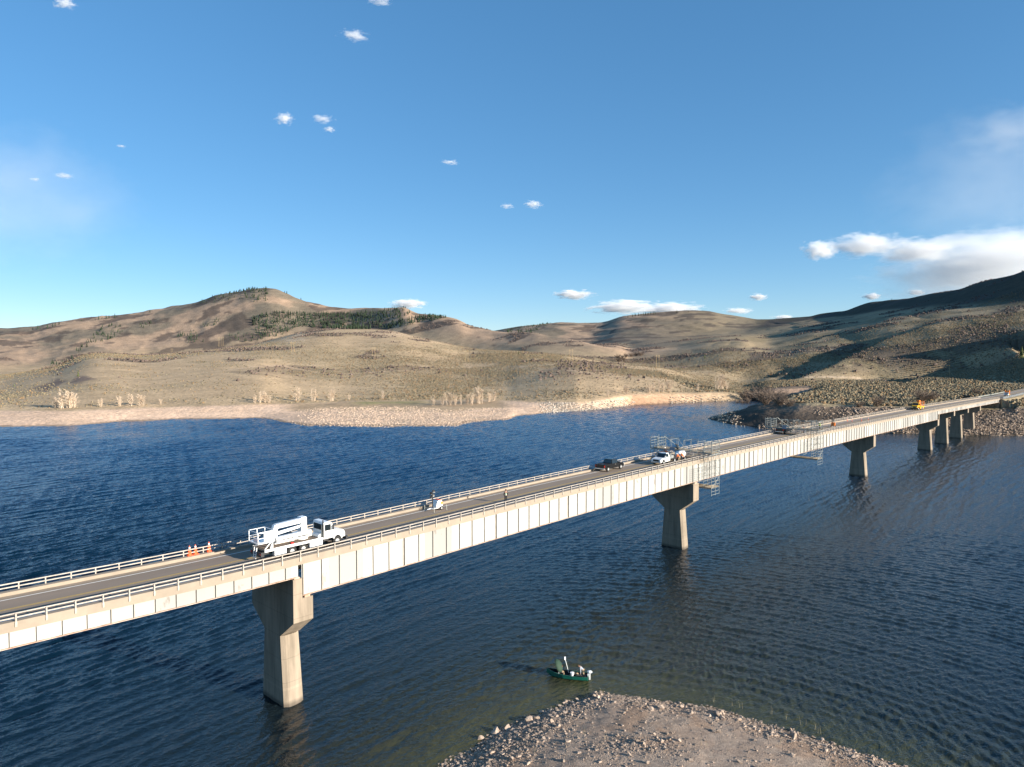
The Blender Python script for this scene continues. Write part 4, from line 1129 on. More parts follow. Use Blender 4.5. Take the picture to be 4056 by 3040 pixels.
# --- travelling scaffolds that straddle the deck and hang below it
def scaffold(u, lab, ztop, zlow, skirt):
    S = empty('scaffold', BW(u, VC, deck_z(u)), BRZ, lab, 'scaffold', 'travelling scaffolds on the bridge')
    zd = deck_z(u)
    W = 3.05
    H = ztop - zd; Lo = zlow - zd
    def ladder_frame(b, x0, x1, y, z0, z1, r=.035, rung=.5, cols=(0, 1)):
        for x in np.linspace(x0, x1, max(2, len(cols))): b.tube((x, y, z0), (x, y, z1), r, 5)
        z = z0 + .2
        while z < z1: b.tube((x0, y, z), (x1, y, z), r * .8, 5); z += rung
    for sg in (-1, 1):     # hanging towers outside each railing
        ya, yb = sg * 4.95, sg * 6.55
        tw = bpy.data.objects.new('hanging_tower', None); col.objects.link(tw); tw.parent = S
        b = MB()
        for y in (ya, yb):
            ladder_frame(b, -W / 2, W / 2, y, Lo if y == yb else Lo + 1.2, 1.9, .04, .62, (0, 1, 2))
        for z in np.arange(Lo + 1.3, 1.8, 1.24):
            for x in (-W / 2, 0, W / 2): b.tube((x, ya, z), (x, yb, z), .03, 5)
        for z in np.arange(Lo + 1.4, .5, 2.48):
            b.tube((-W / 2, ya, z), (-W / 2, yb, z + 1.9), .028, 5).tube((W / 2, yb, z), (W / 2, ya, z + 1.9), .028, 5)
            b.tube((-W / 2, yb, z), (W / 2, yb, z + 1.9), .028, 5)
        b.build('tower_frame', M_galv, tw)
        b = MB()
        for x in np.linspace(-W / 2, W / 2, 3):
            for y in (ya, yb): b.tube((x, y, 1.9), (x, y, H - random.random() * .25), .04, 5)
        for z in (2.4, 2.9, H - .35):
            b.tube((-W / 2, ya, z), (W / 2, ya, z), .032, 5).tube((-W / 2, yb, z), (W / 2, yb, z), .032, 5)
            for x in (-W / 2, W / 2): b.tube((x, ya, z), (x, yb, z), .032, 5)
        b.build('tower_top_rails', M_galv, tw)
        b = MB()
        for k in range(3): b.bb(-W / 2, W / 2, min(ya, yb) + .08 + k * .5, min(ya, yb) + .5 + k * .5, Lo + 1.55, Lo + 1.6)
        b.build('plank', M_plank, tw)
    gtop = H
    b = MB()   # working deck across the road
    n = 7
    ys = np.linspace(-6.5, 6.5, 10)
    for x in np.linspace(-W / 2, W / 2, 4): b.beam((x, -6.5, 1.42), (x, 6.5, 1.42), .08, .16)
    for y in ys: b.tube((-W / 2, y, 1.34), (W / 2, y, 1.34), .045, 5)
    b.build('platform_beam', M_galvd, S)
    b = MB()
    for k in range(6):
        x = -W / 2 + .06 + k * .5
        for a, c in zip(ys[:-1], ys[1:]):
            if random.random() < .8: b.bb(x, x + .44, a + .03, c - .03, 1.52 + .004 * (k % 2), 1.57 + .004 * (k % 2))
    b.build('platform_plank', M_plank, S)
    b = MB()   # guard frames above it
    for y in ys:
        for x in (-W / 2, W / 2):
            b.tube((x, y, 1.5), (x, y, gtop - .1 - random.random() * .3), .035, 5)
    for x in (-W / 2, W / 2):
        for a, c in zip(ys[:-1], ys[1:]):
            for z in ((2.05, gtop - .45) if random.random() < .6 else (gtop - .45, gtop - .28)): b.tube((x, a, z), (x, c, z), .03, 5)
            if random.random() < .35: b.tube((x, a, 1.55), (x, c, gtop - .5), .028, 5)
    for y in ys[::2]: b.tube((-W / 2, y, gtop - .4), (W / 2, y, gtop - .4), .03, 5)
    b.build('guard_frame', M_galv, S)
    b = MB()   # legs, braces and castors on the road
    for y in (-3.3, -1.1, 1.1, 3.3):
        for x in (-W / 2, W / 2):
            b.tube((x, y, .25), (x, y, 1.4), .05, 6)
        b.tube((-W / 2, y, .4), (W / 2, y, 1.3), .035, 5).tube((-W / 2, y, 1.3), (W / 2, y, .4), .035, 5).tube((-W / 2, y, .3), (W / 2, y, .3), .04, 5)
    for x in (-W / 2, W / 2):
        for a, c in ((-3.3, -1.1), (-1.1, 1.1), (1.1, 3.3)):
            b.tube((x, a, .35), (x, c, 1.3), .035, 5).tube((x, a, .9), (x, c, .9), .03, 5)
    b.build('leg_frame', M_galvd, S)
    for y in (-3.3, 3.3):
        for x in (-W / 2, W / 2):
            MB().wheel_y((0, 0, 0), .16, .1, 10).build('castor', M_darkmetal, S, loc=(x, y, .165))
    b = MB()   # hanging platform beneath the girders
    for x in np.linspace(-W / 2 + .1, W / 2 - .1, 4): b.beam((x, -6.5, Lo + 1.38), (x, 6.5, Lo + 1.38), .09, .16)
    b.build('hanging_beam', M_galvd, S)
    b = MB()
    for k in range(5): b.bb(-W / 2 + .1 + k * .58, -W / 2 + .6 + k * .58, -5.0, 5.0, Lo + 1.47, Lo + 1.52)
    b.build('hanging_plank', M_plank, S)
    if skirt:
        b = MB(); ladder_frame(b, -W / 2 - 3.4, -W / 2 - .2, -4.75, -3.9, -1.0, .03, .36, (0, 1, 2, 3)); b.build('side_ladder', M_galv, S)
    else:
        b = MB(); ladder_frame(b, -W / 2 - 4.3, -W / 2 - 2.2, -4.75, -4.2, -1.1, .03, .36, (0, 1, 2)); b.build('side_ladder', M_galv, S)
    b = MB().tube((W / 2 - .4, -6.6, H + .1), (-W / 2, -3.5, .9), .045, 5).tube((-W / 2, 5.0, .6), (-W / 2, 6.6, 2.0), .04, 5).tube((W / 2, 1.5, 1.5), (-W / 2, 3.5, H + .2), .04, 5)
    b.build('diagonal_brace', M_galv, S)
    MB().bb(-W / 2 - .05, -W / 2, 1.1, 2.2, 1.3, 2.0).build('grey_panel', mat('panel_grey', (.28, .29, .33), .6), S)
    return S
scaffold(84.9, 'tubular steel scaffold straddling the deck behind the white pickup, the nearer of two', 20.45, 10.2, True)
scaffold(138.4, 'tubular steel scaffold straddling the deck over the shaded black pickup, the farther of two', 20.6, 9.75, False)

# --- orange attenuator / boom trucks at the far end
inspection_truck(263.8, 3.6, 'yellow and orange boom truck facing the camera near the far end of the bridge', M_yellow, M_orangeM, flip=True, cabM=M_yellow)
def arrow_truck(u, v, lab):
    T = on_deck('sign_truck', u, v, lab, 'truck', None, True)
    MB().prism([(-2.6, .6), (-2.6, 1.0), (.3, 1.0), (.3, .6)], -1.05, 1.05).build('bed', M_yellow, T)
    cb = MB().prism([(.35, .6), (.35, 2.1), (1.5, 2.1), (1.95, 1.35), (2.95, 1.2), (3.0, .55)], -1.0, 1.0).build('cab', M_truckwhite, T, bevel=.05)
    MB().hexa([(1.90, -.85, 1.42), (1.95, -.85, 1.42), (1.95, .85, 1.42), (1.90, .85, 1.42), (1.53, -.8, 2.0), (1.58, -.8, 2.0), (1.58, .8, 2.0), (1.53, .8, 2.0)]).build('windscreen', M_glass, cb)
    MB().bb(.55, 1.4, -1.015, -.99, 1.4, 2.0).bb(.55, 1.4, .99, 1.015, 1.4, 2.0).build('side_window', M_glass, cb)
    MB().bb(2.95, 3.03, -.6, .6, .65, 1.1).build('grille', M_darkmetal, cb)
    for y in (-.92, .92):
        wheel(T, (2.2, y, .45), .45, .28); wheel(T, (-1.6, y, .45), .45, .34)
        MB().bb(2.95, 3.02, y * .9 - .12, y * .9 + .12, .8, 1.0).build('headlight', M_reflect, cb)
    f = MB()
    for y in (-1.0, 1.0): f.beam((-2.4, y, 1.0), (-2.4, y, 3.3), .12).beam((-.2, y, 1.0), (-.2, y, 3.0), .12).beam((-2.4, y, 3.2), (-.2, y, 3.0), .12)
    f.build('sign_frame', M_orangeM, T)
    MB().bb(-2.35, -.3, -1.0, 1.0, 2.1, 2.9).bb(-2.2, -.4, -.9, .9, 1.3, 2.0).build('raised_attenuator', M_orangeM, T)
    return T
arrow_truck(434.0, .2, 'white cab truck carrying raised orange gear on the road past the bridge')
# message board beyond the far railing
mx_, my_ = BW(414, 15.5)[:2]
mz = ground(mx_, my_)
ms = empty('message_board', (mx_, my_, mz), BRZ, 'blank black message board on a trailer beside the road past the bridge', 'message board')
MB().bb(-.08, .08, -1.6, 1.6, 2.1, 3.9).build('display_panel', M_black, ms)
MB().bb(-.07, .07, -.07, .07, .5, 2.1).bb(-.6, .6, -1.0, 1.0, .4, .5).beam((0, 1.0, .45), (0, 2.2, .45), .08).build('trailer_frame', M_darkmetal, ms)
for y in (-1.1, 1.1): MB().wheel_y((0, 0, 0), .32, .2).build('wheel', M_tyre, ms, loc=(0, y, .32))
MB().bb(-.5, .5, -.02, .02, 3.95, 3.99).tube((0, .6, 3.9), (0, .6, 4.3), .05, 6).build('solar_panel', M_galv, ms)

# ------------------------------------------------------------------ people
def skin_mesh(name, J, E, m, parent, root=0, grow=0.0):
    keys = list(J)
    used = [k for k in keys if any(k in e for e in E)]
    ix = {k: i for i, k in enumerate(used)}
    me = bpy.data.meshes.new(name)
    me.from_pydata([J[k][:3] for k in used], [(ix[a], ix[b]) for a, b in E], [])
    o = bpy.data.objects.new(name, me); col.objects.link(o)
    o.modifiers.new('skin', 'SKIN')
    sv = me.skin_vertices[0].data
    for k in used:
        r = J[k][3] + grow; sv[ix[k]].radius = (r, r)
    sv[0].use_root = True
    sm = o.modifiers.new('sub', 'SUBSURF'); sm.levels = 1; sm.render_levels = 1
    me.materials.append(m)
    if parent: o.parent = parent
    return o
def person(loc, rz, pose, lab, top, legs, helmet=None, vest=None, group=None, hair=True, slope=0.0):
    """joints in metres about the feet, +x the way the person faces"""
    P = empty('person', loc, rz, lab, 'person', group)
    J = dict(pose)
    E = [('hip', 'waist'), ('waist', 'chest'), ('chest', 'neck'), ('neck', 'chin'), ('chin', 'crown')]
    for s_ in 'lr':
        E += [('hip', s_ + 'thigh'), (s_ + 'thigh', s_ + 'knee'), (s_ + 'knee', s_ + 'ankle'), (s_ + 'ankle', s_ + 'toe'), ('chest', s_ + 'shoulder'), (s_ + 'shoulder', s_ + 'elbow'), (s_ + 'elbow', s_ + 'wrist'), (s_ + 'wrist', s_ + 'palm')]
    body = skin_mesh('body', J, E, M_skin, P)
    # fingers and thumb as short tapering chains on each palm
    for s_ in 'lr':
        w = Vector(J[s_ + 'wrist'][:3]); p = Vector(J[s_ + 'palm'][:3]); d = (p - w).normalized()
        side = d.cross(Vector((1, 0, 0.2))).normalized()
        fb = MB()
        for k, ln in enumerate((.070, .082, .078, .060)):
            a = p + side * (.026 - .0175 * k); b_ = a + d * ln * .55; c_ = b_ + d * ln * .4 + Vector((.022, 0, 0))
            fb.tube(a - d * .02, b_, .0085, 5, .0078).tube(b_, c_, .0078, 5, .006)
        a = p - d * .035 + side * .034; b_ = a + d * .035 + side * .022
        fb.tube(a - side * .01, b_, .0105, 5, .0095).tube(b_, b_ + d * .03, .0095, 5, .007)
        fb.build('fingers', M_skin, body)
    tops = [e for e in E if e[0] in ('waist',) or (e[0] == 'chest' and e[1] != 'neck') or e[0][1:] == 'shoulder' or (e[0][1:] == 'elbow')]
    skin_mesh('jacket', J, tops + [('hip', 'waist')], top, P, grow=.018)
    lg = [e for e in E if e[0] == 'hip' and e[1] != 'waist' or e[0][1:] in ('thigh', 'knee')]
    skin_mesh('trousers', J, lg, legs, P, grow=.018)
    skin_mesh('boots', {k: v for k, v in J.items()}, [('lankle', 'ltoe')], M_darkmetal, P, grow=.02)
    skin_mesh('boots', {k: v for k, v in J.items()}, [('rankle', 'rtoe')], M_darkmetal, P, grow=.02)
    c = Vector(J['crown'][:3]); ch = Vector(J['chin'][:3]); up = (c - ch).normalized()
    fwd = Vector((1, 0, 0)) - up * up.x
    fwd = fwd.normalized() if fwd.length > .1 else Vector((0, 0, -1))
    mid = (c + ch) / 2
    fm = MB(); fm.tube(mid + fwd * .085, mid + fwd * .115 - up * .02, .016, 5, .012)
    fm.build('nose', M_skin, body)
    if vest:
        skin_mesh('safety_vest', J, [('hip', 'waist'), ('waist', 'chest')], vest, P, grow=.034)
    if helmet:
        hm = MB(); hm.ball((c.x, c.y, c.z + .015), .135, 12, 6, (1.08, .95, .80)); hm.bb(c.x - .02, c.x + .2, c.y - .1, c.y + .1, c.z - .02, c.z - .005)
        hm.build('helmet', helmet, P, smooth=True)
    elif hair:
        MB().ball((c.x - fwd.x * .02, c.y, c.z - .02), .118, 10, 6, (1, .95, .95)).build('hair', M_hair, P, smooth=True)
    return P
def stand_pose(h=1.78, stride=.12, arm=.08, bend=0.0):
    k = h / 1.78; cb, sb = math.cos(bend), math.sin(bend)
    def up(x, y, z, r):
        zz = z - .95
        return ((x * cb + zz * sb) * k, y * k, (.95 + zz * cb - x * sb) * k, r * k)
    J = {'hip': (0, 0, .95 * k, .125 * k), 'waist': up(0, 0, 1.12, .115), 'chest': up(.01, 0, 1.36, .135), 'neck': up(.01, 0, 1.52, .058), 'chin': up(.03, 0, 1.60, .075), 'crown': up(.02, 0, 1.71, .088)}
    for s_, y, sg in (('l', .1, 1), ('r', -.1, -1)):
        J[s_ + 'thigh'] = (0, y * k, .88 * k, .088 * k)
        J[s_ + 'knee'] = ((.03 + sg * stride * .6) * k, y * 1.1 * k, .49 * k, .062 * k)
        J[s_ + 'ankle'] = (sg * stride * k, y * 1.1 * k, .09 * k, .045 * k)
        J[s_ + 'toe'] = ((sg * stride + .17) * k, y * 1.15 * k, .045 * k, .036 * k)
        J[s_ + 'shoulder'] = up(.0, y * 1.9, 1.44, .065)
        J[s_ + 'elbow'] = up(arm, y * 2.5, 1.16, .047)
        J[s_ + 'wrist'] = up(.13 + arm * 1.5, y * 2.4, .93, .032)
        J[s_ + 'palm'] = up(.17 + arm * 1.5, y * 2.3, .86, .034)
    return J
def deck_person(u, v, turn, pose, lab, top, legs, helmet, vest=None, dz=0.0, group=None, z=None):
    return person(BW(u, v, (deck_z(u) + .004 if z is None else z) + dz), BRZ + turn, pose, lab, top, legs, helmet, vest, group)
M_hatd = mat('dark_helmet', (.10, .045, .03), .5)
M_jack = mat('dark_jacket', (.015, .018, .022), .85)
deck_person(33.2, .25, math.pi * .25, stand_pose(1.80, .16), 'worker in dark clothes and pale reflective vest walking alone on the roadway', M_jack, M_denim, M_hatd, mat('pale_vest', (.42, .50, .36), .7))
deck_person(79.3, .15, math.pi * .5, stand_pose(1.78, .12, .25, .75), 'worker in orange bending over beside the white service pickup', M_hiviz, M_tancloth, M_reflect, M_hiviz, group='workers in orange by the white pickup')
deck_person(80.5, .35, -math.pi * .4, stand_pose(1.80, .1, .2, .15), 'worker in orange standing upright beside the white tank trailer', M_hiviz, M_denim, M_hair, M_hiviz, group='workers in orange by the white pickup')
deck_person(84.2, 6.0, math.pi, stand_pose(1.76, .1, .2, .2), 'worker in orange with white helmet near the far curb behind the drums', M_hiviz, M_denim, M_reflect, M_hiviz, group='workers in orange by the white pickup')
deck_person(140.9, .4, math.pi * .9, stand_pose(1.78, .2, .3, .3), 'worker in grey clothes leaning beside the shaded black pickup', M_greycloth, M_greycloth, M_reflect, None)
deck_person(143.0, 1.4, math.pi * .6, stand_pose(1.78, .1, .2, .1), 'worker in orange vest under the farther scaffold', M_hiviz, M_denim, M_hair, M_hiviz)
deck_person(139.6, -3.6, math.pi, stand_pose(1.78, .08, .2, .2), 'worker in lime vest up on the near side of the farther scaffold', M_lime, M_denim, M_reflect, M_lime, z=deck_z(139) + 1.58)
# planks the last one stands on belong to that scaffold's working deck

# ------------------------------------------------------------------ fishing boat
bow, stern = Vector((3.95, 78.0, 0)), Vector((8.55, 76.75, 0))
ax = (bow - stern); BL = ax.length; brz = math.atan2(ax.y, ax.x)
boat = empty('fishing_boat', stern, brz, 'green open fishing boat with black interior and gear near the gravel point', 'boat')
M_green = mat('boat_green', (0.008, 0.12, 0.085), 0.35, coat=.3)
st_ = [(0, .62, .0, .52), (.6, .68, -.06, .50), (1.6, .72, -.10, .48), (2.8, .68, -.10, .50), (3.7, .50, -.06, .58), (4.35, .24, .05, .70), (BL, .03, .3, .80)]
def hull(off, zlift):
    vv = []
    for x, w, zb, zt in st_:
        w2 = max(.015, w - off)
        vv += [(x, -w2, zt), (x, -w2 * .92, zb + .22 + zlift), (x, -w2 * .55, zb + zlift), (x, w2 * .55, zb + zlift), (x, w2 * .92, zb + .22 + zlift), (x, w2, zt)]
    return vv
n_ = len(st_)
ff = [(6 * i + k, 6 * i + 6 + k, 6 * i + 7 + k, 6 * i + k + 1) for i in range(n_ - 1) for k in range(5)]
b = MB(); vo = hull(0, 0); vi = hull(.05, .07)
b.add(vo + vi, ff + [(6 * n_ + c_, 6 * n_ + b_, 6 * n_ + a_, 6 * n_ + d_) for a_, b_, c_, d_ in []] + [(0, 1, 2, 3, 4, 5)])
o_hull = b.build('hull', M_green, boat)
bi_ = MB(); bi_.add(vi, [f[::-1] for f in ff] + [(5, 4, 3, 2, 1, 0)])
bi_.build('interior', mat('boat_black', (.012, .012, .014), .7), boat)
g = MB()
for i in range(n_ - 1):
    for sg in (-1, 1):
        a_, c_ = st_[i], st_[i + 1]
        g.beam((a_[0], sg * a_[1], a_[3]), (c_[0], sg * c_[1], c_[3]), .07, .05)
g.beam((0, -.62, .53), (0, .62, .53), .09, .06)
g.build('gunwale', M_green, boat)
MB().bb(1.95, 2.65, -.735, -.722, .30, .43).build('hull_patch', M_reflect, boat)
MB().bb(4.2, 4.45, -.30, -.28, .50, .58).build('bow_patch', M_reflect, boat)
MB().bb(.2, .55, -.6, .6, .34, .39).bb(1.75, 2.1, -.66, .66, .34, .39).bb(3.2, 3.5, -.58, .58, .38, .43).build('thwart', M_darkmetal, boat)
om = MB().ball((-.15, .1, .98), .26, 12, 7, (1.15, .85, .55)).build('outboard_motor', M_reflect, boat, smooth=True)
MB().bb(-.22, -.08, .02, .18, .1, .85).bb(-.05, .08, .0, .2, .4, .75).build('motor_leg', M_reflect, om)
# loose things in the boat
def in_boat(name, x, y, z, lab, cat):
    p = Matrix.Rotation(brz, 3, 'Z') @ Vector((x, y, z)) + stern
    return empty(name, p, brz, lab, cat)
sh = in_boat('sun_shelter', 3.3, .05, .43, 'dark green domed fishing shelter tilted open in the boat bow', 'shelter')
b = MB(); vv = []; nn, mm = 12, 6
for i in range(mm + 1):
    a_ = R(90) * i / mm
    for k in range(nn):
        t_ = 2 * math.pi * k / nn
        vv.append((.78 * math.cos(a_) * math.cos(t_) if i < mm else 0.001 * math.cos(t_), .78 * math.cos(a_) * math.sin(t_) if i < mm else .001 * math.sin(t_), .42 * math.sin(a_)))
fq = [(i * nn + k, i * nn + (k + 1) % nn, (i + 1) * nn + (k + 1) % nn, (i + 1) * nn + k) for i in range(mm) for k in range(nn)]
mrot = Matrix.Rotation(R(62), 3, 'Y') @ Matrix.Rotation(0, 3, 'Z')
vv = [Matrix.Rotation(R(-62), 3, 'Y') @ Vector(v_) + Vector((.15, 0, .80)) for v_ in vv]
vin = [v_ * .97 + Vector((-.0, 0, .02)) for v_ in vv]
b.add(vv, fq); b.add(vin, [f[::-1] for f in fq])
b.build('canopy', mat('shelter_green', (.018, .045, .026), .8), sh)
MB().tube((-.05, -.45, .0), (.1, -.3, 1.1), .02, 6).tube((-.05, .45, 0), (.1, .3, 1.1), .02, 6).build('canopy_rod', M_reflect, sh)
oa = in_boat('paddle', 2.3, -.30, .42, 'white paddle standing upright amidships in the boat', 'paddle')
MB().tube((0, 0, 0), (.35, .25, 1.6), .032, 8).build('shaft', M_reflect, oa)
MB().box((.37, .27, 1.72), (.16, .04, .34), rz=.6).build('blade', M_reflect, oa)
bs = in_boat('bucket', 1.78, .35, .39, 'white round bucket on the boat seat beside the paddle', 'bucket')
MB().lathe([(.17, 0), (.21, .36), (.24, .36), (.24, .40), (.05, .43)], n=12).build('pail', M_reflect, bs)
bgd = in_boat('bag', 1.45, -.45, .10, 'tan bag on the boat floor behind the paddle', 'bag')
MB().bb(-.26, .26, -.16, .16, 0, .40).build('bag_body', M_tancloth, bgd, bevel=.1, smooth=True)
MB().beam((-.15, 0, .42), (.15, 0, .42), .04).build('bag_handle', M_denim, bgd)
bc = in_boat('cooler', .95, .40, .10, 'black cooler box in the boat behind the bending angler', 'cooler')
MB().bb(-.35, .35, -.2, .2, 0, .42).build('cooler_box', M_darkmetal, bc, bevel=.03)
MB().bb(-.36, .36, -.21, .21, .424, .50).build('lid', M_black, bc, bevel=.02)
def boat_person(x, y, z, turn, pose, lab, *a, **k):
    p = Matrix.Rotation(brz, 3, 'Z') @ Vector((x, y, z)) + stern
    return person(p, brz + turn, pose, lab, *a, **k)
boat_person(.62, -.22, .06, 0.2, stand_pose(1.72, .10, .25, .85), 'angler in grey shirt and tan trousers bending forward in the boat stern', M_greycloth, M_tancloth)
sp = stand_pose(1.72, .05, .2, .35)
for s_, y in (('l', .12), ('r', -.12)):     # seated: thighs forward
    sp['hip'] = (0, 0, .50, .125); sp[s_ + 'thigh'] = (.04, y, .49, .088); sp[s_ + 'knee'] = (.43, y * 1.2, .50, .062); sp[s_ + 'ankle'] = (.46, y * 1.2, .09, .045); sp[s_ + 'toe'] = (.62, y * 1.2, .045, .036)
for k_ in ('waist', 'chest', 'neck', 'chin', 'crown', 'lshoulder', 'rshoulder', 'lelbow', 'relbow', 'lwrist', 'rwrist', 'lpalm', 'rpalm'):
    a_ = sp[k_]; sp[k_] = (a_[0], a_[1], a_[2] - .45, a_[3])
boat_person(3.28, .0, .06, math.pi, sp, 'angler in tan trousers seated under the green shelter in the bow', M_jack, M_tancloth)

# ------------------------------------------------------------------ vegetation
def poly_px(pts):
    return pdist(PX, PY, pts)[1]
VN_ = np.stack([Xg, Yg, Zg], -1)
# tuft-like brush: many small faceted clumps of random size merged into stuff objects
def clumps(name, P, size, tall, m, color, lab, k=6, seed=1):
    r = np.random.default_rng(seed); n = len(P)
    ang = np.arange(k) * 2 * np.pi / k
    rad = size[:, None] * r.uniform(.6, 1.25, (n, k)); off = r.uniform(0, 6.28, n)[:, None]
    lo = np.stack([P[:, 0:1] + rad * np.cos(ang + off), P[:, 1:2] + rad * np.sin(ang + off), P[:, 2:3] + tall[:, None] * r.uniform(.12, .4, (n, k))], -1)
    rad2 = rad * r.uniform(.35, .85, (n, k))
    hi = np.stack([P[:, 0:1] + rad2 * np.cos(ang + off + .4), P[:, 1:2] + rad2 * np.sin(ang + off + .4), P[:, 2:3] + tall[:, None] * r.uniform(.6, 1.05, (n, k))], -1)
    top = P.copy(); top[:, 2] += tall * r.uniform(.8, 1.1, n)
    base = lo.copy(); base[..., 2] = P[:, 2:3] - .15; base[..., :2] = P[:, None, :2] + (lo[..., :2] - P[:, None, :2]) * .7
    V = np.concatenate([base, lo, hi, top[:, None, :]], 1)          # 3k+1 verts each
    i = np.arange(k); j = (i + 1) % k
    t = np.concatenate([np.stack([i, j, j + k], -1), np.stack([i, j + k, i + k], -1), np.stack([i + k, j + k, j + 2 * k], -1), np.stack([i + k, j + 2 * k, i + 2 * k], -1), np.stack([i + 2 * k, j + 2 * k, np.full(k, 3 * k)], -1)])
    F = (np.arange(n)[:, None, None] * (3 * k + 1) + t[None]).reshape(-1, 3)
    c = np.repeat(color * r.uniform(.72, 1.25, (n, 1)), 3 * k + 1, 0)
    o = np_mesh(name, V.reshape(-1, 3), F, m, color=c)
    tag(o, lab, None, None, 'stuff')
    return o
M_brush = tint_mat('brush_leaves', detail=[(1.5, .3)])
rs = np.random.default_rng(11)
def sample(maskw, n):
    w = maskw.ravel(); w = w / w.sum()
    ids = rs.choice(len(w), n, p=w)
    P = VN_.reshape(-1, 3)[ids].copy()
    P[:, 0] += rs.uniform(-.5, .5, n) * P[:, 1] * .0018; P[:, 1] += rs.uniform(-.5, .5, n) * P[:, 1] * .006
    return P
inview = ((PX > -250) & (PX < 4300) & (Zg > 1.0)).astype(float)
area = (Dg ** 2)
# sage on the near slopes
wgt = inview * (Dg < 1150) * ((Dg > D1[None, :] + 6) | ((right_w > .5) & (sd > 26))) * area * np.clip(.35 + n1 * 1.6 + n2 * .8, .08, 2) * (1 - .6 * pen)
wgt = wgt * np.where((sd > -5) & (sd < 38) & (Dg < 430), 0.0, 1.0) * np.where((np.abs(vb - VC) < 9) & (ub > 330) & (ub < 640), 0, 1)
wgt = wgt * (.35 + 1.3 * sstep(1250, 1900, PX) * (Dg < 950) + 5.0 * right_w * (Dg < 720))
P = sample(wgt, 125000)
gz_ = np.array([ground(x, y) for x, y in P[:, :2]]) if False else P[:, 2]
sz = rs.uniform(.28, .72, len(P)) * np.where((P[:, 1] < 700) & (P[:, 0] > 150), 1.7, 1.0); th = sz * rs.uniform(.8, 1.25, len(P))
clumps('sagebrush', P, sz, th, M_brush, np.array([[.195, .162, .105]]) * np.where(rs.random((len(P), 1)) < .25, np.array([[1.25, 1.0, .85]]), 1.0), 'low grey green sagebrush dotted over the near slopes', seed=3)
# dark leafless brush in hollows
hol = inview * area * (Dg < 1700) * (Zg > 9) * brush * (1 - .5 * (Dg < 430))
hol = hol * np.where((sd > -5) & (sd < 30) & (Dg < 430), 0, 1) * np.where((np.abs(vb - VC) < 10) & (ub > 330), 0, 1)
P = sample(hol, 9000)
sz = rs.uniform(.7, 1.7, len(P)); clumps('leafless_brush', P, sz, sz * rs.uniform(.9, 1.5, len(P)), M_brush, np.array([[.14, .105, .088]]), 'brown leafless brush filling hollows of the hillsides', seed=5)

# conifers
def conifers(name, P, hgt, lab, seed, col0=(.030, .044, .026)):
    r = np.random.default_rng(seed); n = len(P); k = 7; tiers = 4
    Vs = []; Fs = []
    ang = np.arange(k) * 2 * np.pi / k
    verts = []
    for ti in range(tiers):
        z0_ = .06 + .22 * ti; z1_ = z0_ + .36 + .04 * ti if ti < tiers - 1 else 1.0
        rr = (.20 - .043 * ti)
        ring = np.stack([P[:, 0:1] + hgt[:, None] * rr * r.uniform(.7, 1.25, (n, k)) * np.cos(ang + ti), P[:, 1:2] + hgt[:, None] * rr * r.uniform(.7, 1.25, (n, k)) * np.sin(ang + ti), P[:, 2:3] + hgt[:, None] * (z0_ + r.uniform(-.03, .03, (n, k)))], -1)
        tip = np.stack([P[:, 0] + hgt * r.uniform(-.02, .02, n), P[:, 1], P[:, 2] + hgt * z1_], -1)[:, None, :]
        verts += [ring, tip]
    V = np.concatenate(verts, 1); per = tiers * (k + 1)
    t = []
    for ti in range(tiers):
        b0 = ti * (k + 1)
        for i in range(k): t.append((b0 + i, b0 + (i + 1) % k, b0 + k))
    # trunks
    t = np.array(t)
    F = (np.arange(n)[:, None, None] * per + t[None]).reshape(-1, 3)
    c = np.repeat(np.array([col0]) * r.uniform(.6, 1.5, (n, 1)), per, 0)
    o = np_mesh(name, V.reshape(-1, 3), F, M_brush, color=c)
    if lab: tag(o, lab, None, None, 'stuff')
    return o
Z1 = lambda pts, o: [(o[0] + .4584 * x, o[1] + .4584 * y) for x, y in pts]
forest = [(Z1([(1690, 235), (1790, 190), (1900, 150), (2212, 95), (2212, 180), (2000, 200), (1850, 225)], (0, 1100)), 260),
          (Z1([(0, 110), (120, 95), (130, 160), (140, 210), (0, 215)], (1000, 1100)), 200),
          (Z1([(820, 480), (900, 410), (1030, 395), (1060, 470), (960, 540), (800, 580), (690, 640), (640, 715), (500, 760), (420, 790), (440, 750), (600, 700), (700, 600)], (0, 1100)), 800),
          (Z1([(1520, 500), (1700, 455), (1760, 560), (1620, 570), (1540, 540)], (0, 1100)), 300),
          (Z1([(1200, 400), (1300, 380), (1310, 420), (1220, 440)], (0, 1100)), 30),
          (Z1([(1960, 500), (2212, 470), (2212, 550), (2050, 575), (1960, 560)], (0, 1100)), 300),
          (Z1([(1720, 420), (1900, 360), (1930, 390), (1750, 450)], (0, 1100)), 60),
          (Z1([(0, 340), (200, 300), (500, 310), (860, 310), (1100, 290), (1320, 270), (1360, 310), (1200, 445), (900, 450), (600, 440), (400, 430), (250, 500), (0, 560)], (1000, 1100)), 6200),
          (Z1([(1180, 430), (1300, 370), (1480, 335), (1690, 345), (1560, 375), (1400, 400), (1250, 440)], (1000, 1100)), 900),
          (Z1([(0, 460), (200, 425), (420, 395), (330, 430), (240, 480), (0, 485)], (2000, 1100)), 260),
          (Z1([(1000, 350), (1150, 335), (1300, 312), (1300, 322), (1150, 345), (1010, 358)], (2000, 1100)), 0)]
Ps = []
for pts, n in forest:
    if not n: continue
    m_ = poly_px(pts) & (Dg > 1300)
    if m_.sum() < 3: continue
    Ps.append(sample(m_ * area, n))
P = np.concatenate(Ps)
dens = fbm(P[:, 0], P[:, 1], 60, 3, 300); P = P[dens > -.60]
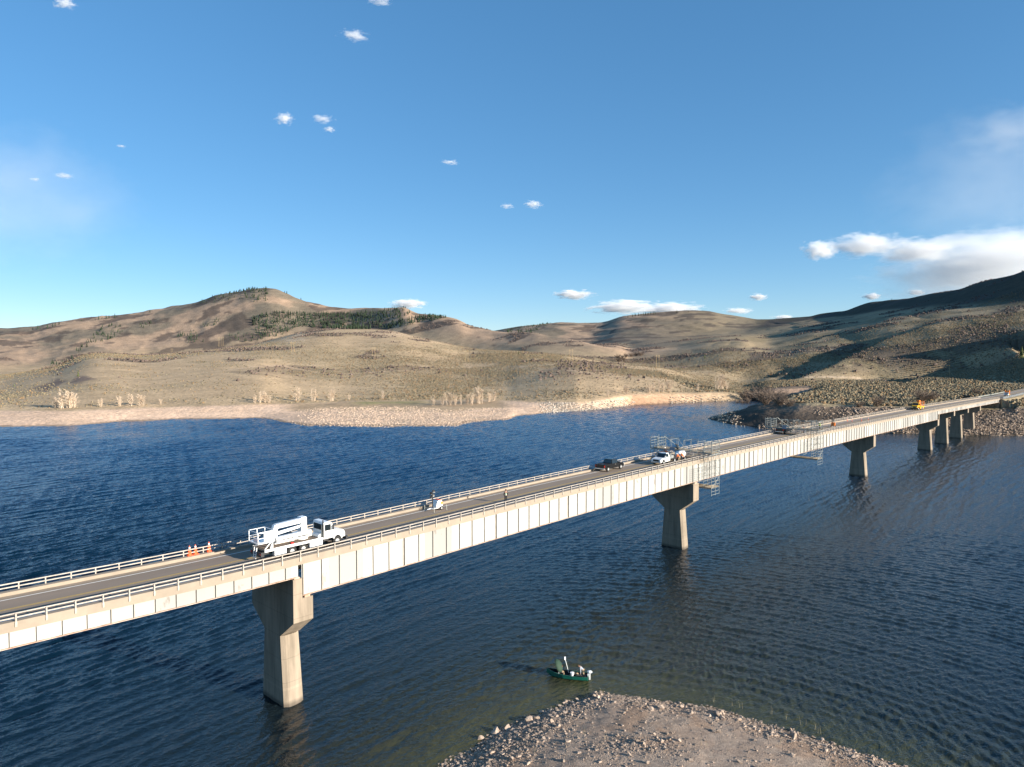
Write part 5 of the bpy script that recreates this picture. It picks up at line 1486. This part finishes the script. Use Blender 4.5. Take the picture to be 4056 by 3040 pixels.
conifers('conifer_forest', P, rs.uniform(5, 10.5, len(P)), 'dark conifer forest patches on the far hills', 21)
# single conifers that stand clear on the ridges
def pine(x, y, hpx, lab):
    X, Y, Z = hit(x, y, 1300 if x < 2900 else 600)
    hh = max(4.0, hpx * Y / F_PX)
    t = empty('conifer', (X, Y, Z - .3), 0, lab, 'tree', 'lone conifers on the ridges')
    MB().tube((0, 0, -.5), (0, 0, hh * .75), hh * .022, 6, hh * .008).build('trunk', mat('bark', (.06, .045, .035), .9), t)
    o = conifers('crown', np.zeros((1, 3)), np.array([hh]), None, int(x) % 97)
    o.parent = t
    return t
lone = [(0, 330, 'left'), ]
ridge_left = [(130, 1304, 10), (150, 1301, 16), (160, 1302, 9), (188, 1300, 18), (208, 1293, 14), (219, 1290, 16), (234, 1285, 14), (323, 1272, 8), (377, 1267, 9), (391, 1265, 16), (404, 1263, 10), (421, 1262, 16), (432, 1260, 14), (455, 1257, 18), (594, 1236, 12), (1128, 1160, 10), (1136, 1163, 13), (1192, 1187, 10)]
wl1 = ['leftmost of the row', 'second from the left', 'third from the left', 'fourth from the left', 'fifth from the left', 'sixth from the left', 'seventh from the left', 'standing alone left of the close group', 'shortest, at the start of the close group', 'second of the close group', 'third of the close group', 'fourth of the close group', 'fifth of the close group', 'tallest, ending the close group', 'alone on the slope right of the group', 'left of the pair by the summit', 'right of the pair by the summit', 'alone below the summit to the right']
for (x, y, hh), w_ in zip(ridge_left, wl1):
    pine(x, y + 3, hh, 'small conifer on the left hill skyline, ' + w_)
ridge_mid = [(2487, 1256, 10), (2506, 1253, 12), (2516, 1251, 14), (2530, 1250, 14), (2539, 1249, 12), (2548, 1248, 13), (2557, 1247, 14), (2567, 1246, 12), (2577, 1245, 12), (2590, 1244, 14), (2597, 1243, 10), (2681, 1237, 14), (2726, 1236, 8)]
wm = ['first from the left', 'second from the left', 'third from the left', 'fourth from the left', 'fifth from the left', 'sixth from the left', 'seventh from the left', 'eighth from the left', 'ninth from the left', 'tenth from the left', 'last of the row', 'alone right of the row at the top', 'tiny one right of the top']
for (x, y, hh), w_ in zip(ridge_mid, wm):
    pine(x, y + 3, hh, 'small conifer on the central hill skyline, ' + w_)
pine(3532, 1192, 10, 'tiny lone conifer on the skyline of the dark right hill')
for x, y, hh, lab in ((310, 1492, 26, 'small green conifer standing alone on the lower left slope'), (57, 1532, 14, 'low green conifer at the far left foot of the hills'), (1279, 1489, 9, 'small yellow green bush tree on the middle slope, left of two'), (1480, 1462, 9, 'small yellow green bush tree on the middle slope, right of two'), (2054, 1406, 16, 'lone conifer on the crest of the brown centre slope'), (2791, 1422, 18, 'slim lone conifer in the hollow left of the dark draw'), (2896, 1405, 10, 'round green conifer above the dark draw'), (4046, 1420, 50, 'tall green conifer at the right edge of the hillside')):
    X, Y, Z = hit(x, y)
    hh = max(2.0, hh * Y / F_PX)
    t = empty('conifer', (X, Y, Z - .3), 0, lab, 'tree')
    MB().tube((0, 0, -.5), (0, 0, hh * .7), hh * .03, 6, hh * .01).build('trunk', mat('bark', (.06, .045, .035), .9), t)
    o = conifers('crown', np.zeros((1, 3)), np.array([hh]), None, int(x) % 89, (.075, .085, .035)); o.parent = t

# leafless cottonwoods and willows: a real branching skeleton
def bare_mesh(seed, hh=6.0, spread=.5, stems=3, depth=5):
    r = random.Random(seed); tr = MB(); cr = MB()
    def twig(p, d, ln, rad, lev):
        q = p + d * ln
        cr.tube(p, q, rad, 3, rad * .5)
        if lev == 0: return
        for _ in range(4):
            t = r.uniform(.25, .95)
            dd = (d + Vector((r.uniform(-1, 1), r.uniform(-1, 1), r.uniform(-.3, .5))) * .7).normalized()
            twig(p + d * ln * t, dd, ln * r.uniform(.4, .6), max(.014, rad * .6), lev - 1)
    for k in range(stems):
        lean = Vector((r.uniform(-1, 1) * spread, r.uniform(-1, 1) * spread, 1)).normalized()
        top = hh * r.uniform(.72, 1.0); p = Vector((r.uniform(-.5, .5), r.uniform(-.5, .5), -.3)); n = 6
        for i in range(n):
            d = (lean + Vector((r.uniform(-.12, .12), r.uniform(-.12, .12), .05 * i))).normalized()
            q = p + d * top / n
            r0 = hh * .014 * (1 - i / n * .85)
            tr.tube(p, q, r0, 5, hh * .014 * (1 - (i + 1) / n * .85))
            for _ in range(5 if i else 2):
                dd = (d * .8 + Vector((r.uniform(-1, 1), r.uniform(-1, 1), r.uniform(-.1, .5))) * (.8 if i else .5)).normalized()
                twig(p + (q - p) * r.random(), dd, hh * r.uniform(.10, .21) * (1.15 - .12 * abs(i - 2)), .028, 2)
            p = q
    return tr, cr
M_pale = mat('pale_bark', (.58, .46, .34), .85, var=.1, scale=2)
M_brownbark = mat('brown_twigs', (.21, .155, .115), .9, var=.15, scale=2)
def tree_proto(seed, m, spread, stems, depth=5):
    e = empty('bare_tree', (0, 0, -300), 0)
    tr, cr = bare_mesh(seed, 6.0, spread, stems, depth)
    tr.build('trunk', m, e); cr.build('crown', m, e)
    return e
protoP = [tree_proto(s_, M_pale, .20, st, 5) for s_, st in ((1, 4), (2, 3), (3, 5), (4, 4))]
protoB = [tree_proto(s_, M_brownbark, .75, st, 5) for s_, st in ((11, 13), (12, 14))]
used_p = set()
def place_tree(proto, x, y, hpx, lab, group, wide=1.0, rz=0.0):
    X, Y, Z = hit(x, y)
    k = hpx * Y / F_PX / 5.6
    if id(proto) in used_p: t = copy_tree(proto)
    else: t = proto; used_p.add(id(proto))
    t.location = (X, Y, Z - .1); t.rotation_euler = (0, 0, rz); t.scale = (k * wide, k * wide, k)
    t.name = 'bare_tree'
    tag(t, lab, 'tree', group)
    return t
sh_l = [(218, 1618, 40, 1.0), (255, 1618, 62, 1.4), (285, 1617, 60, 1.4), (400, 1614, 34, .9), (472, 1612, 34, 1.2), (515, 1611, 40, 1.3), (563, 1610, 42, 1.2), (636, 1604, 22, .9)]
t_l = ['narrow, leftmost on the far left beach', 'wide, left one of the big pair on the far left beach', 'wide, right one of the big pair on the far left beach', 'small single one right of the big pair', 'first of the three close together', 'middle of the three close together', 'last of the three close together', 'smallest, right end of the left beach']
sh_m = [(1010, 1600, 30, 1.0), (1028, 1598, 38, 1.2), (1050, 1597, 42, 1.3), (1066, 1598, 32, 1.0), (1180, 1592, 46, 1.3), (1241, 1590, 42, 1.2), (1314, 1589, 44, 1.2), (1383, 1584, 20, .9), (1517, 1583, 30, 1.1)]
t_m = ['first of the thicket behind the left inlet', 'second of the thicket behind the left inlet', 'tallest of the thicket behind the left inlet', 'right end of the thicket behind the left inlet', 'broad one between the inlet and the rocky point', 'second one above the rocky point', 'third one above the rocky point', 'very small one above the rocky point', 'single one at the foot of the rounded knoll']
sh_p = [(1716, 1608, 34, 1.2), (1752, 1606, 36, .8), (1778, 1606, 52, 1.1), (1804, 1606, 36, .8), (1828, 1605, 34, .8), (1850, 1603, 38, .9), (1868, 1602, 42, 1.0), (1890, 1600, 56, 1.2), (1905, 1600, 50, 1.1), (1938, 1592, 34, 1.0), (1957, 1590, 36, 1.1)]
t_p = ['round one at the left end of the grove on the rocky point', 'second of the grove on the rocky point', 'tall third one of the grove on the rocky point', 'fourth of the grove on the rocky point', 'fifth of the grove on the rocky point', 'sixth of the grove on the rocky point', 'seventh of the grove on the rocky point', 'tallest in the right half of the rocky point grove', 'beside the tallest of the rocky point grove', 'left of the last two behind the rocky point', 'rightmost behind the rocky point']
sh_r = [(2407, 1572, 24, 1.2), (2440, 1566, 18, 1.0), (2482, 1565, 34, 1.0), (2572, 1558, 36, 1.1), (2588, 1557, 34, 1.0), (2608, 1556, 44, .9), (2628, 1556, 36, .8), (2652, 1555, 46, 1.1), (2764, 1550, 26, 1.0), (2838, 1546, 48, 1.1), (2858, 1545, 56, 1.2), (2878, 1546, 38, 1.0)]
t_r = ['low bushy one above the white rocks', 'smallest, right of the low bushy one', 'single one at the left end of the orange bank', 'first of five on the orange bank', 'second of five on the orange bank', 'third and slim of five on the orange bank', 'fourth of five on the orange bank', 'last and tallest of five on the orange bank', 'small one right of the five on the orange bank', 'left of the bright clump near the inlet', 'tallest of the bright clump near the inlet', 'right of the bright clump near the inlet']
k_ = 0
for lst, tx, grp in ((sh_l, t_l, 'bare trees on the left beach'), (sh_m, t_m, 'bare trees behind the inlet'), (sh_p, t_p, 'bare trees on the rocky point'), (sh_r, t_r, 'bare trees on the orange bank')):
    for (x, y, hh, w_), lb in zip(lst, tx):
        place_tree(protoP[k_ % 4], x, y, hh * 1.12, 'pale leafless tree, ' + lb, grp, w_ * 1.1, k_ * 1.3); k_ += 1
br_ = [(2940, 1612, 44, 1.5, 'low dark leafless bush nearest the water on the tip of the right bank'), (3000, 1590, 78, 1.4, 'tallest dark leafless bush behind the tip of the right bank'), (3060, 1592, 66, 1.5, 'dark leafless bush behind the third one on the right bank'), (3125, 1612, 40, 1.4, 'low dark leafless bush at the right end of the clump'), (2975, 1600, 70, 1.5, 'dense brown leafless bush on the tip of the right bank'), (3035, 1602, 74, 1.5, 'dense brown leafless bush, second from the tip of the right bank'), (3085, 1606, 60, 1.4, 'dense brown leafless bush, third from the tip of the right bank'), (3405, 1616, 30, 1.4, 'low brown leafless bush above the rubble left of the yellow truck'), (3475, 1612, 58, 1.1, 'upright brown leafless bush left of the yellow truck'), (3650, 1590, 62, 1.5, 'broad brown leafless bush behind the yellow truck'), (3690, 1588, 46, 1.4, 'brown leafless bush right of the yellow truck'), (3870, 1566, 34, 1.4, 'brown leafless bush behind the message board')]
for i_, (x, y, hh, w_, lb) in enumerate(br_):
    place_tree(protoB[i_ % 2], x, y, hh * .78, lb, 'brown bushes on the right bank', w_ * 1.25, i_ * .9)
# thicket of small grey willows in the ravine
thk = [(2445, 1420), (2462, 1424), (2480, 1418), (2500, 1414), (2520, 1412), (2538, 1410), (2470, 1432), (2452, 1434)]
for i_, (x, y) in enumerate(thk):
    place_tree(protoB[i_ % 2], x, y, 16, 'grey brown willow in the thicket of the ravine behind the brown slope', 'willows in the ravine', 1.6, i_ * .8)

# ------------------------------------------------------------------ power line
def pole_frame(x, y, hpx, lab, twin=True, dmax=None):
    X, Y, Z = hit(x, y)
    hh = hpx * Y / F_PX
    g = empty('power_pole', (X, Y, Z), R(12), lab, 'power pole', 'wooden power poles on the hills')
    mw = mat('pole_wood', (.50, .36, .19), .85, var=.12, scale=1)
    r = .15
    if twin:
        for sx in (-1.7, 1.7): MB().tube((sx, 0, -.5), (sx, 0, hh), r, 7, r * .8).build('pole', mw, g)
        MB().bb(-3.0, 3.0, -.06, .06, hh * .90, hh * .90 + .16).build('crossarm', mw, g)
        MB().beam((-1.7, .12, hh * .9), (1.7, .12, hh * .74), .06).build('brace', mw, g)
    else:
        MB().tube((0, 0, -.5), (0, 0, hh), r * .9, 7, r * .7).build('pole', mw, g)
        MB().bb(-1.2, 1.2, -.08, .08, hh * .93, hh * .93 + .18).build('crossarm', mw, g)
    return g
for x, y, hh, lab, tw in ((681, 1398, 16, 'twin wooden power pole peeking over the left crest', True), (868, 1377, 38, 'twin wooden power pole on the crest below the forest, left half', True), (882, 1376, 38, 'twin wooden power pole on the crest below the forest, right half', True), (1159, 1394, 38, 'twin wooden power pole below the bald patch of the tan hill', True), (1480, 1411, 34, 'twin wooden power pole in the middle of the tan hill', True), (1848, 1438, 48, 'twin wooden power pole beside the dirt track', True), (2262, 1437, 54, 'twin wooden power pole right of the dirt track', True), (2605, 1459, 53, 'twin wooden power pole in front of the dark hollow', True), (3362, 1500, 66, 'single wooden power pole on the lit spur between the dark draws', False), (3760, 1490, 42, 'single dark power pole below the right dark draw', False), (2784, 1508, 26, 'small single pole at the shore left of the inlet', False)):
    pole_frame(x, y, hh, lab, tw)

# ------------------------------------------------------------------ rocks
def rocks(name, P, size, m, color, lab, seed=1, kind='stuff', parent=None, flat=.8):
    """faceted stones: jittered octahedra cut to blocks"""
    r = np.random.default_rng(seed); n = len(P)
    base = np.array([(1, 1, 1), (1, 1, -1), (1, -1, 1), (1, -1, -1), (-1, 1, 1), (-1, 1, -1), (-1, -1, 1), (-1, -1, -1)]) * .5
    V = base[None] * (size[:, None, None] * r.uniform(.55, 1.2, (n, 1, 3))) * r.uniform(.62, 1.25, (n, 8, 3))
    a = r.uniform(0, 6.28, n); tl = r.uniform(-.6, .6, n)
    x = V[..., 0] * np.cos(tl)[:, None] - V[..., 2] * np.sin(tl)[:, None]; z = V[..., 0] * np.sin(tl)[:, None] + V[..., 2] * np.cos(tl)[:, None]
    y = V[..., 1]
    V = np.stack([x * np.cos(a)[:, None] - y * np.sin(a)[:, None], x * np.sin(a)[:, None] + y * np.cos(a)[:, None], z * flat + size[:, None] * .12], -1) + P[:, None, :]
    t = np.array([(0, 1, 3), (0, 3, 2), (4, 6, 7), (4, 7, 5), (0, 4, 5), (0, 5, 1), (2, 3, 7), (2, 7, 6), (0, 2, 6), (0, 6, 4), (1, 5, 7), (1, 7, 3)])
    F = (np.arange(n)[:, None, None] * 8 + t[None]).reshape(-1, 3)
    c = np.repeat(np.asarray(color) * r.uniform(.7, 1.25, (n, 1)), 8, 0)
    o = np_mesh(name, V.reshape(-1, 3), F, m, color=c, parent=parent)
    if lab: tag(o, lab, None, None, kind)
    return o
M_stone = tint_mat('pale_stone', detail=[(3.0, .18), (14.0, .2)], bump=(7.0, .04))
# rubble on the far rocky point, the white rocks and the right bank
mk = pen * (Dg < 480) * (Zg > -.2) * (Zg < 2.3) * sstep(1085, 1420, PX) * (PX < 2060) * area
P = sample(mk, 7000); s_ = rs.uniform(.14, .55, len(P))
rocks('rubble', P, s_, M_stone, np.array([[.56, .43, .32]]), 'pale angular rubble covering the rocky point across the water', 31)
mk = near_shore * (Zg > -.2) * (Zg < 4.5) * sstep(2120, 2230, PX) * (1 - sstep(2440, 2540, PX)) * area
P = sample(mk, 1800); s_ = rs.uniform(.25, .95, len(P))
rocks('rubble', P, s_, M_stone, np.array([[.52, .45, .37]]), 'whitish rubble along the shore right of the rocky point', 33)
mk = near_shore * (Zg > -.2) * (Zg < 4.5) * (PX > 2650) * (PX < 2960) * area
P = sample(mk, 700); s_ = rs.uniform(.3, 1.0, len(P))
rocks('rubble', P, s_, M_stone, np.array([[.50, .42, .33]]), 'whitish rubble along the orange bank near the inlet', 35)
mk = (sd > -3) * (sd < 42) * (Zg > -.3) * (Zg < 9.8) * (Dg < 520) * (PX < 4300) * area * np.where((Xg < 165), np.clip(fbm(Xg, Yg, 16, 2, 401) + .05, 0, 1) * (Yg < 385), 1.0)
mk = mk * np.where((np.abs(vb - VC) < 6) & (ub > 390), 0, 1)
P = sample(mk, 11000); s_ = rs.uniform(.25, .95, len(P)) * np.where(P[:, 0] < 165, .8, 1.0)
rocks('riprap', P, s_, M_stone, np.array([[.31, .24, .185]]), 'grey brown riprap boulders on the slope of the right bank', 37)
# near gravel point: scattered stones as stuff, the larger ones as single boulders
nr_ = np.random.default_rng(77)
def near_pts(n, wfun):
    w = wfun(ns, gx, gy).ravel(); w = np.clip(w, 0, None) * (ns.ravel() > -.6); w /= w.sum()
    ids = nr_.choice(len(w), n, p=w)
    return np.stack([gx.ravel()[ids] + nr_.uniform(-.14, .14, n), gy.ravel()[ids] + nr_.uniform(-.14, .14, n), gz.ravel()[ids]], -1)
rim = lambda s_, x, y: (np.exp(-((s_ - 1.0) / 2.4) ** 2) + .16 + .9 * np.exp(-(((x - 11) / 4) ** 2 + ((y - 60.5) / 2.2) ** 2)) + .7 * np.exp(-((s_ - 2) / 5) ** 2) * (x < 6)) * (y > 52)
P = near_pts(26000, lambda s_, x, y: rim(s_, x, y) ** 1.9 + .03)
s_ = nr_.gamma(1.6, .040, len(P)) + .03
rocks('gravel_stones', P, np.minimum(s_, .34), M_stone, np.array([[.37, .285, .22]]), 'small pale stones scattered over the near gravel point', 41, flat=.55)
big = [(1905, 2905, .95), (1960, 2880, 1.25), (2010, 2870, 1.0), (2095, 2845, 1.15), (2125, 2840, 1.0), (2178, 2830, .9), (2240, 2822, .8), (2352, 2752, .9), (2330, 2760, .6), (2580, 2820, .95), (2620, 2810, .85), (2700, 2795, .8), (2840, 2828, 1.0), (2860, 2845, .9), (3142, 2908, 1.1), (2845, 2918, .75), (2210, 2893, .8), (2650, 2975, .85), (2690, 2980, .7), (2550, 3000, .75), (2620, 2985, .6), (1905, 3000, .7), (2025, 3030, .8), (3380, 2995, .7), (2470, 2842, .7), (2740, 2830, .7)]
def boulder(x, y, z, sz, lab, group, seed):
    r = np.random.default_rng(seed)
    bm_ = bmesh.new(); bmesh.ops.create_icosphere(bm_, subdivisions=3, radius=.62)
    V_ = np.array([v.co[:] for v in bm_.verts])
    for _ in range(11):      # cut flat facets
        n_v = r.normal(size=3); n_v /= np.linalg.norm(n_v); lim = r.uniform(.22, .46)
        d_ = V_ @ n_v; V_ -= np.clip(d_ - lim, 0, None)[:, None] * n_v
    V_ *= sz * r.uniform(.75, 1.2, 3) * np.array([1, 1, .85])
    V_ += r.normal(size=V_.shape) * sz * .008
    Ff = [[v.index for v in f.verts] for f in bm_.faces]; bm_.free()
    o = np_mesh('boulder', V_, Ff, M_stone, color=np.tile(np.array([[.40, .31, .24]]) * r.uniform(.7, 1.2), (len(V_), 1)))
    o.location = (x, y, z + sz * .12); o.rotation_euler = (0, 0, seed * 1.7)
    tag(o, lab, 'boulder', group)
    return o
where = ['leftmost big block at the left waterline', 'tall upright block at the left waterline', 'block right of the tall upright one', 'left of two big blocks on the left rim', 'right of two big blocks on the left rim', 'dark hollowed block on the left rim', 'smaller block up the left rim', 'flat block at the very tip of the point', 'small block beside the tip', 'left of the pair behind the tip', 'right of the pair behind the tip', 'block on the right half near the tip', 'square block on the right rim', 'block below the square one on the right rim', 'large lone block at the right waterline', 'single block in the bare middle right', 'block inside the left rubble band', 'biggest of the heap at the bottom middle', 'right block of the heap at the bottom middle', 'left block of the heap at the bottom middle', 'small block in the heap at the bottom middle', 'block near the bottom left corner of the point', 'block at the bottom edge on the left', 'block at the far right end of the point', 'block just inside the tip', 'block between the tip and the right rim']
for i_, ((x, y, sz), lb) in enumerate(zip(big, where)):
    X, Y, _z = gp(x, y, .5); 
    zz = float(near_h(np.array([2.0]), np.array([X]), np.array([Y]))[0]) * .6
    j_ = np.argmin((gx - X) ** 2 + (gy - Y) ** 2); zz = float(gz.ravel()[j_])
    boulder(X, Y, max(zz, -.1) + sz * .02, sz * .66, 'pale boulder, ' + lb, 'large boulders on the near gravel point', 500 + i_)
P = near_pts(130, rim)
for i_, p_ in enumerate(P):
    boulder(p_[0], p_[1], p_[2], float(nr_.uniform(.26, .46)), 'pale angular stone among the rubble of the near gravel point', 'stones on the near gravel point', 600 + i_)

# reeds standing in the shallows right of the point
rb = MB()
for x, y in ((2380, 2755), (2830, 2780), (2905, 2800), (3050, 2830), (3110, 2855), (3180, 2870), (3230, 2895), (3250, 2905), (2930, 2805), (2400, 2985), (3080, 2990), (2790, 3020), (1960, 2990), (2120, 3020), (2310, 2960)):
    X, Y, _z = gp(x, y, 0)
    j_ = np.argmin((gx - X) ** 2 + (gy - Y) ** 2); zz = float(gz.ravel()[j_])
    for _ in range(2):
        ax_, ay_ = X + random.uniform(-.25, .25), Y + random.uniform(-.25, .25)
        rb.tube((ax_, ay_, zz), (ax_ + random.uniform(-.2, .2), ay_ + random.uniform(-.1, .1), max(zz, 0) + random.uniform(.4, .95)), .008, 3, .003)
tag(rb.build('dry_reeds', mat('dry_reed', (.52, .42, .24), .9)), 'thin dry reeds standing around the near gravel point', None, None, 'stuff')

# ------------------------------------------------------------------ clouds: lumpy closed volumes far out in the sky
def cloud_mat(name, dens, thr, scale, soft=.35):
    m = bpy.data.materials.new(name); m.use_nodes = True
    t = m.node_tree; t.nodes.clear(); L = t.links.new
    out = t.nodes.new('ShaderNodeOutputMaterial'); pv = t.nodes.new('ShaderNodeVolumePrincipled')
    pv.inputs['Color'].default_value = (1, 1, 1, 1); pv.inputs['Anisotropy'].default_value = 0.0
    tc = t.nodes.new('ShaderNodeTexCoord')
    ln = t.nodes.new('ShaderNodeVectorMath'); ln.operation = 'LENGTH'; L(tc.outputs['Object'], ln.inputs[0])
    oi = t.nodes.new('ShaderNodeObjectInfo')
    ad = t.nodes.new('ShaderNodeVectorMath'); ad.operation = 'ADD'; L(tc.outputs['Object'], ad.inputs[0]); L(oi.outputs['Location'], ad.inputs[1])
    n = t.nodes.new('ShaderNodeTexNoise'); n.inputs['Scale'].default_value = scale; n.inputs['Detail'].default_value = 6; n.inputs['Roughness'].default_value = .62; n.inputs['Distortion'].default_value = .15
    L(ad.outputs[0], n.inputs['Vector'])
    # density where noise beats the distance from the cloud's middle
    mr = t.nodes.new('ShaderNodeMapRange'); mr.inputs[1].default_value = 0; mr.inputs[2].default_value = 1; mr.inputs[3].default_value = thr; mr.inputs[4].default_value = .74
    L(ln.outputs['Value'], mr.inputs[0])
    sb = t.nodes.new('ShaderNodeMath'); sb.operation = 'SUBTRACT'; L(n.outputs['Fac'], sb.inputs[0]); L(mr.outputs[0], sb.inputs[1])
    m2 = t.nodes.new('ShaderNodeMapRange'); m2.inputs[1].default_value = 0; m2.inputs[2].default_value = soft; m2.inputs[3].default_value = 0; m2.inputs[4].default_value = dens
    L(sb.outputs[0], m2.inputs[0]); L(m2.outputs[0], pv.inputs['Density']); L(pv.outputs[0], out.inputs['Volume'])
    m.volume_intersection_method if False else None
    return m
ico = bmesh.new(); bmesh.ops.create_icosphere(ico, subdivisions=3, radius=1.0)
ico_me = bpy.data.meshes.new('cloud'); ico.to_mesh(ico_me); ico.free()
def cloud(x, y, w, hpx, D, lab, m, depth=.8, group='small clouds in the sky'):
    """x, y, w, hpx in photograph pixels; D metres out"""
    dx_, dy_, dz_ = [float(q) for q in ray(x, y)]
    k = D / dy_
    me = ico_me.copy(); me.materials.clear(); me.materials.append(m)
    o = bpy.data.objects.new('cloud', me); col.objects.link(o)
    o.location = (dx_ * k, D, CAM_H + dz_ * k)
    a = w * D / F_PX / 2
    o.scale = (a, a * depth, hpx * D / F_PX / 2)
    tag(o, lab, 'cloud', group)
    return o
K2 = 1.8336
def dens_m(name, od, a_m, thr=.27, scale=2.9, soft=.32):  # od: optical depth across the half width
    return cloud_mat(name, od / a_m, thr, scale, soft)
cl = [(765, 77, 96, 34, 9000, 'small bright cloud high in the sky, left of centre', 2.5), (140, 6, 74, 44, 9000, 'ragged cloud cut by the top edge on the left', 2.5), (820, 2, 90, 28, 9000, 'faint cloud cut by the top edge near the middle', 1.6),
      (615, 257, 66, 40, 10000, 'small ragged cloud, left one of the middle pair', 2.8), (697, 258, 80, 24, 10000, 'small thin cloud, right one of the middle pair', 2.0), (712, 280, 44, 18, 10000, 'tiny cloud scrap just under the right one of the middle pair', 2.0),
      (972, 351, 66, 16, 11000, 'thin flat cloud streak right of the middle pair', 2.0), (1152, 442, 64, 28, 12000, 'small bright cloud above the centre hills', 2.6), (1096, 446, 48, 18, 12000, 'faint scrap left of the bright cloud above the centre hills', 1.6),
      (138, 380, 64, 18, 11000, 'thin flat cloud at far left', 1.8), (75, 388, 34, 12, 11000, 'tiny cloud scrap left of the thin flat cloud', 1.6), (261, 316, 30, 10, 11000, 'tiny lens shaped cloud at left', 1.6),
      (880, 657, 100, 24, 20000, 'low white cloud just right of the left summit', 2.8), (1240, 637, 104, 26, 20000, 'low puffy cloud over the gap between the hills', 3.2),
      (1345, 664, 180, 36, 22000, 'long bright cloud resting on the central hill, left half', 3.6), (1450, 667, 160, 34, 22500, 'long bright cloud resting on the central hill, right half', 3.2),
      (1638, 642, 46, 18, 20000, 'small round low cloud right of the central hill', 2.6), (1595, 672, 76, 16, 22000, 'faint flat cloud low over the right end of the central hill', 1.8), (1883, 641, 48, 18, 20000, 'small low cloud over the dark ridge, left one of two', 2.6), (1979, 632, 46, 16, 20000, 'small low cloud over the dark ridge, right one of two', 2.0), (1692, 686, 60, 12, 24000, 'flat cloud scrap touching the saddle of the ridge', 1.8)]
for i_, (x, y, w_, h_, D_, lab, od) in enumerate(cl):
    a_ = w_ * K2 * D_ / F_PX / 2
    lowc = D_ >= 20000
    f_ = 1.25 if lowc else 1.0
    cloud(x * K2, y * K2, w_ * K2 * f_, h_ * K2 * f_, D_, lab, dens_m('cloud_vapour_%d' % i_, od * (3.2 if lowc else 2.0), a_, .17 if lowc else .27))
# the big bank at the right
BG = 'puffs of the big cloud bank'
for x, y, w_, h_, D_, lab, od, thr in ((1772, 541, 110, 66, 15000, 'bright puff at the left tip of the big cloud bank', 3.6, .25), (1872, 530, 230, 78, 15200, 'rounded bright head of the big cloud bank', 3.8, .25), (1985, 540, 250, 84, 15400, 'flat shoulder behind the head of the big cloud bank', 3.0, .25), (2150, 560, 620, 180, 16500, 'wide pale sheet of the big cloud bank running off to the right', 2.6, .14), (2110, 610, 640, 170, 18000, 'grey veil hanging under the big cloud bank above the dark ridge', 1.1, .10), (2180, 280, 330, 150, 12000, 'faint hazy veil high at the right edge', .20, .15), (20, 430, 700, 420, 14000, 'broad faint haze veil low at the left edge of the sky', .15, .0), (2160, 400, 700, 420, 15500, 'broad faint haze above the cloud bank at the right edge', .11, .0)):
    a_ = w_ * K2 * D_ / F_PX / 2
    if x < 100: BG = 'haze veils'
    cloud(x * K2, y * K2, w_ * K2, h_ * K2, D_, lab, dens_m('bank_vapour_%d_%d' % (x, y), od * 2.6, a_, thr - .1, 3.0, .5), group=BG)
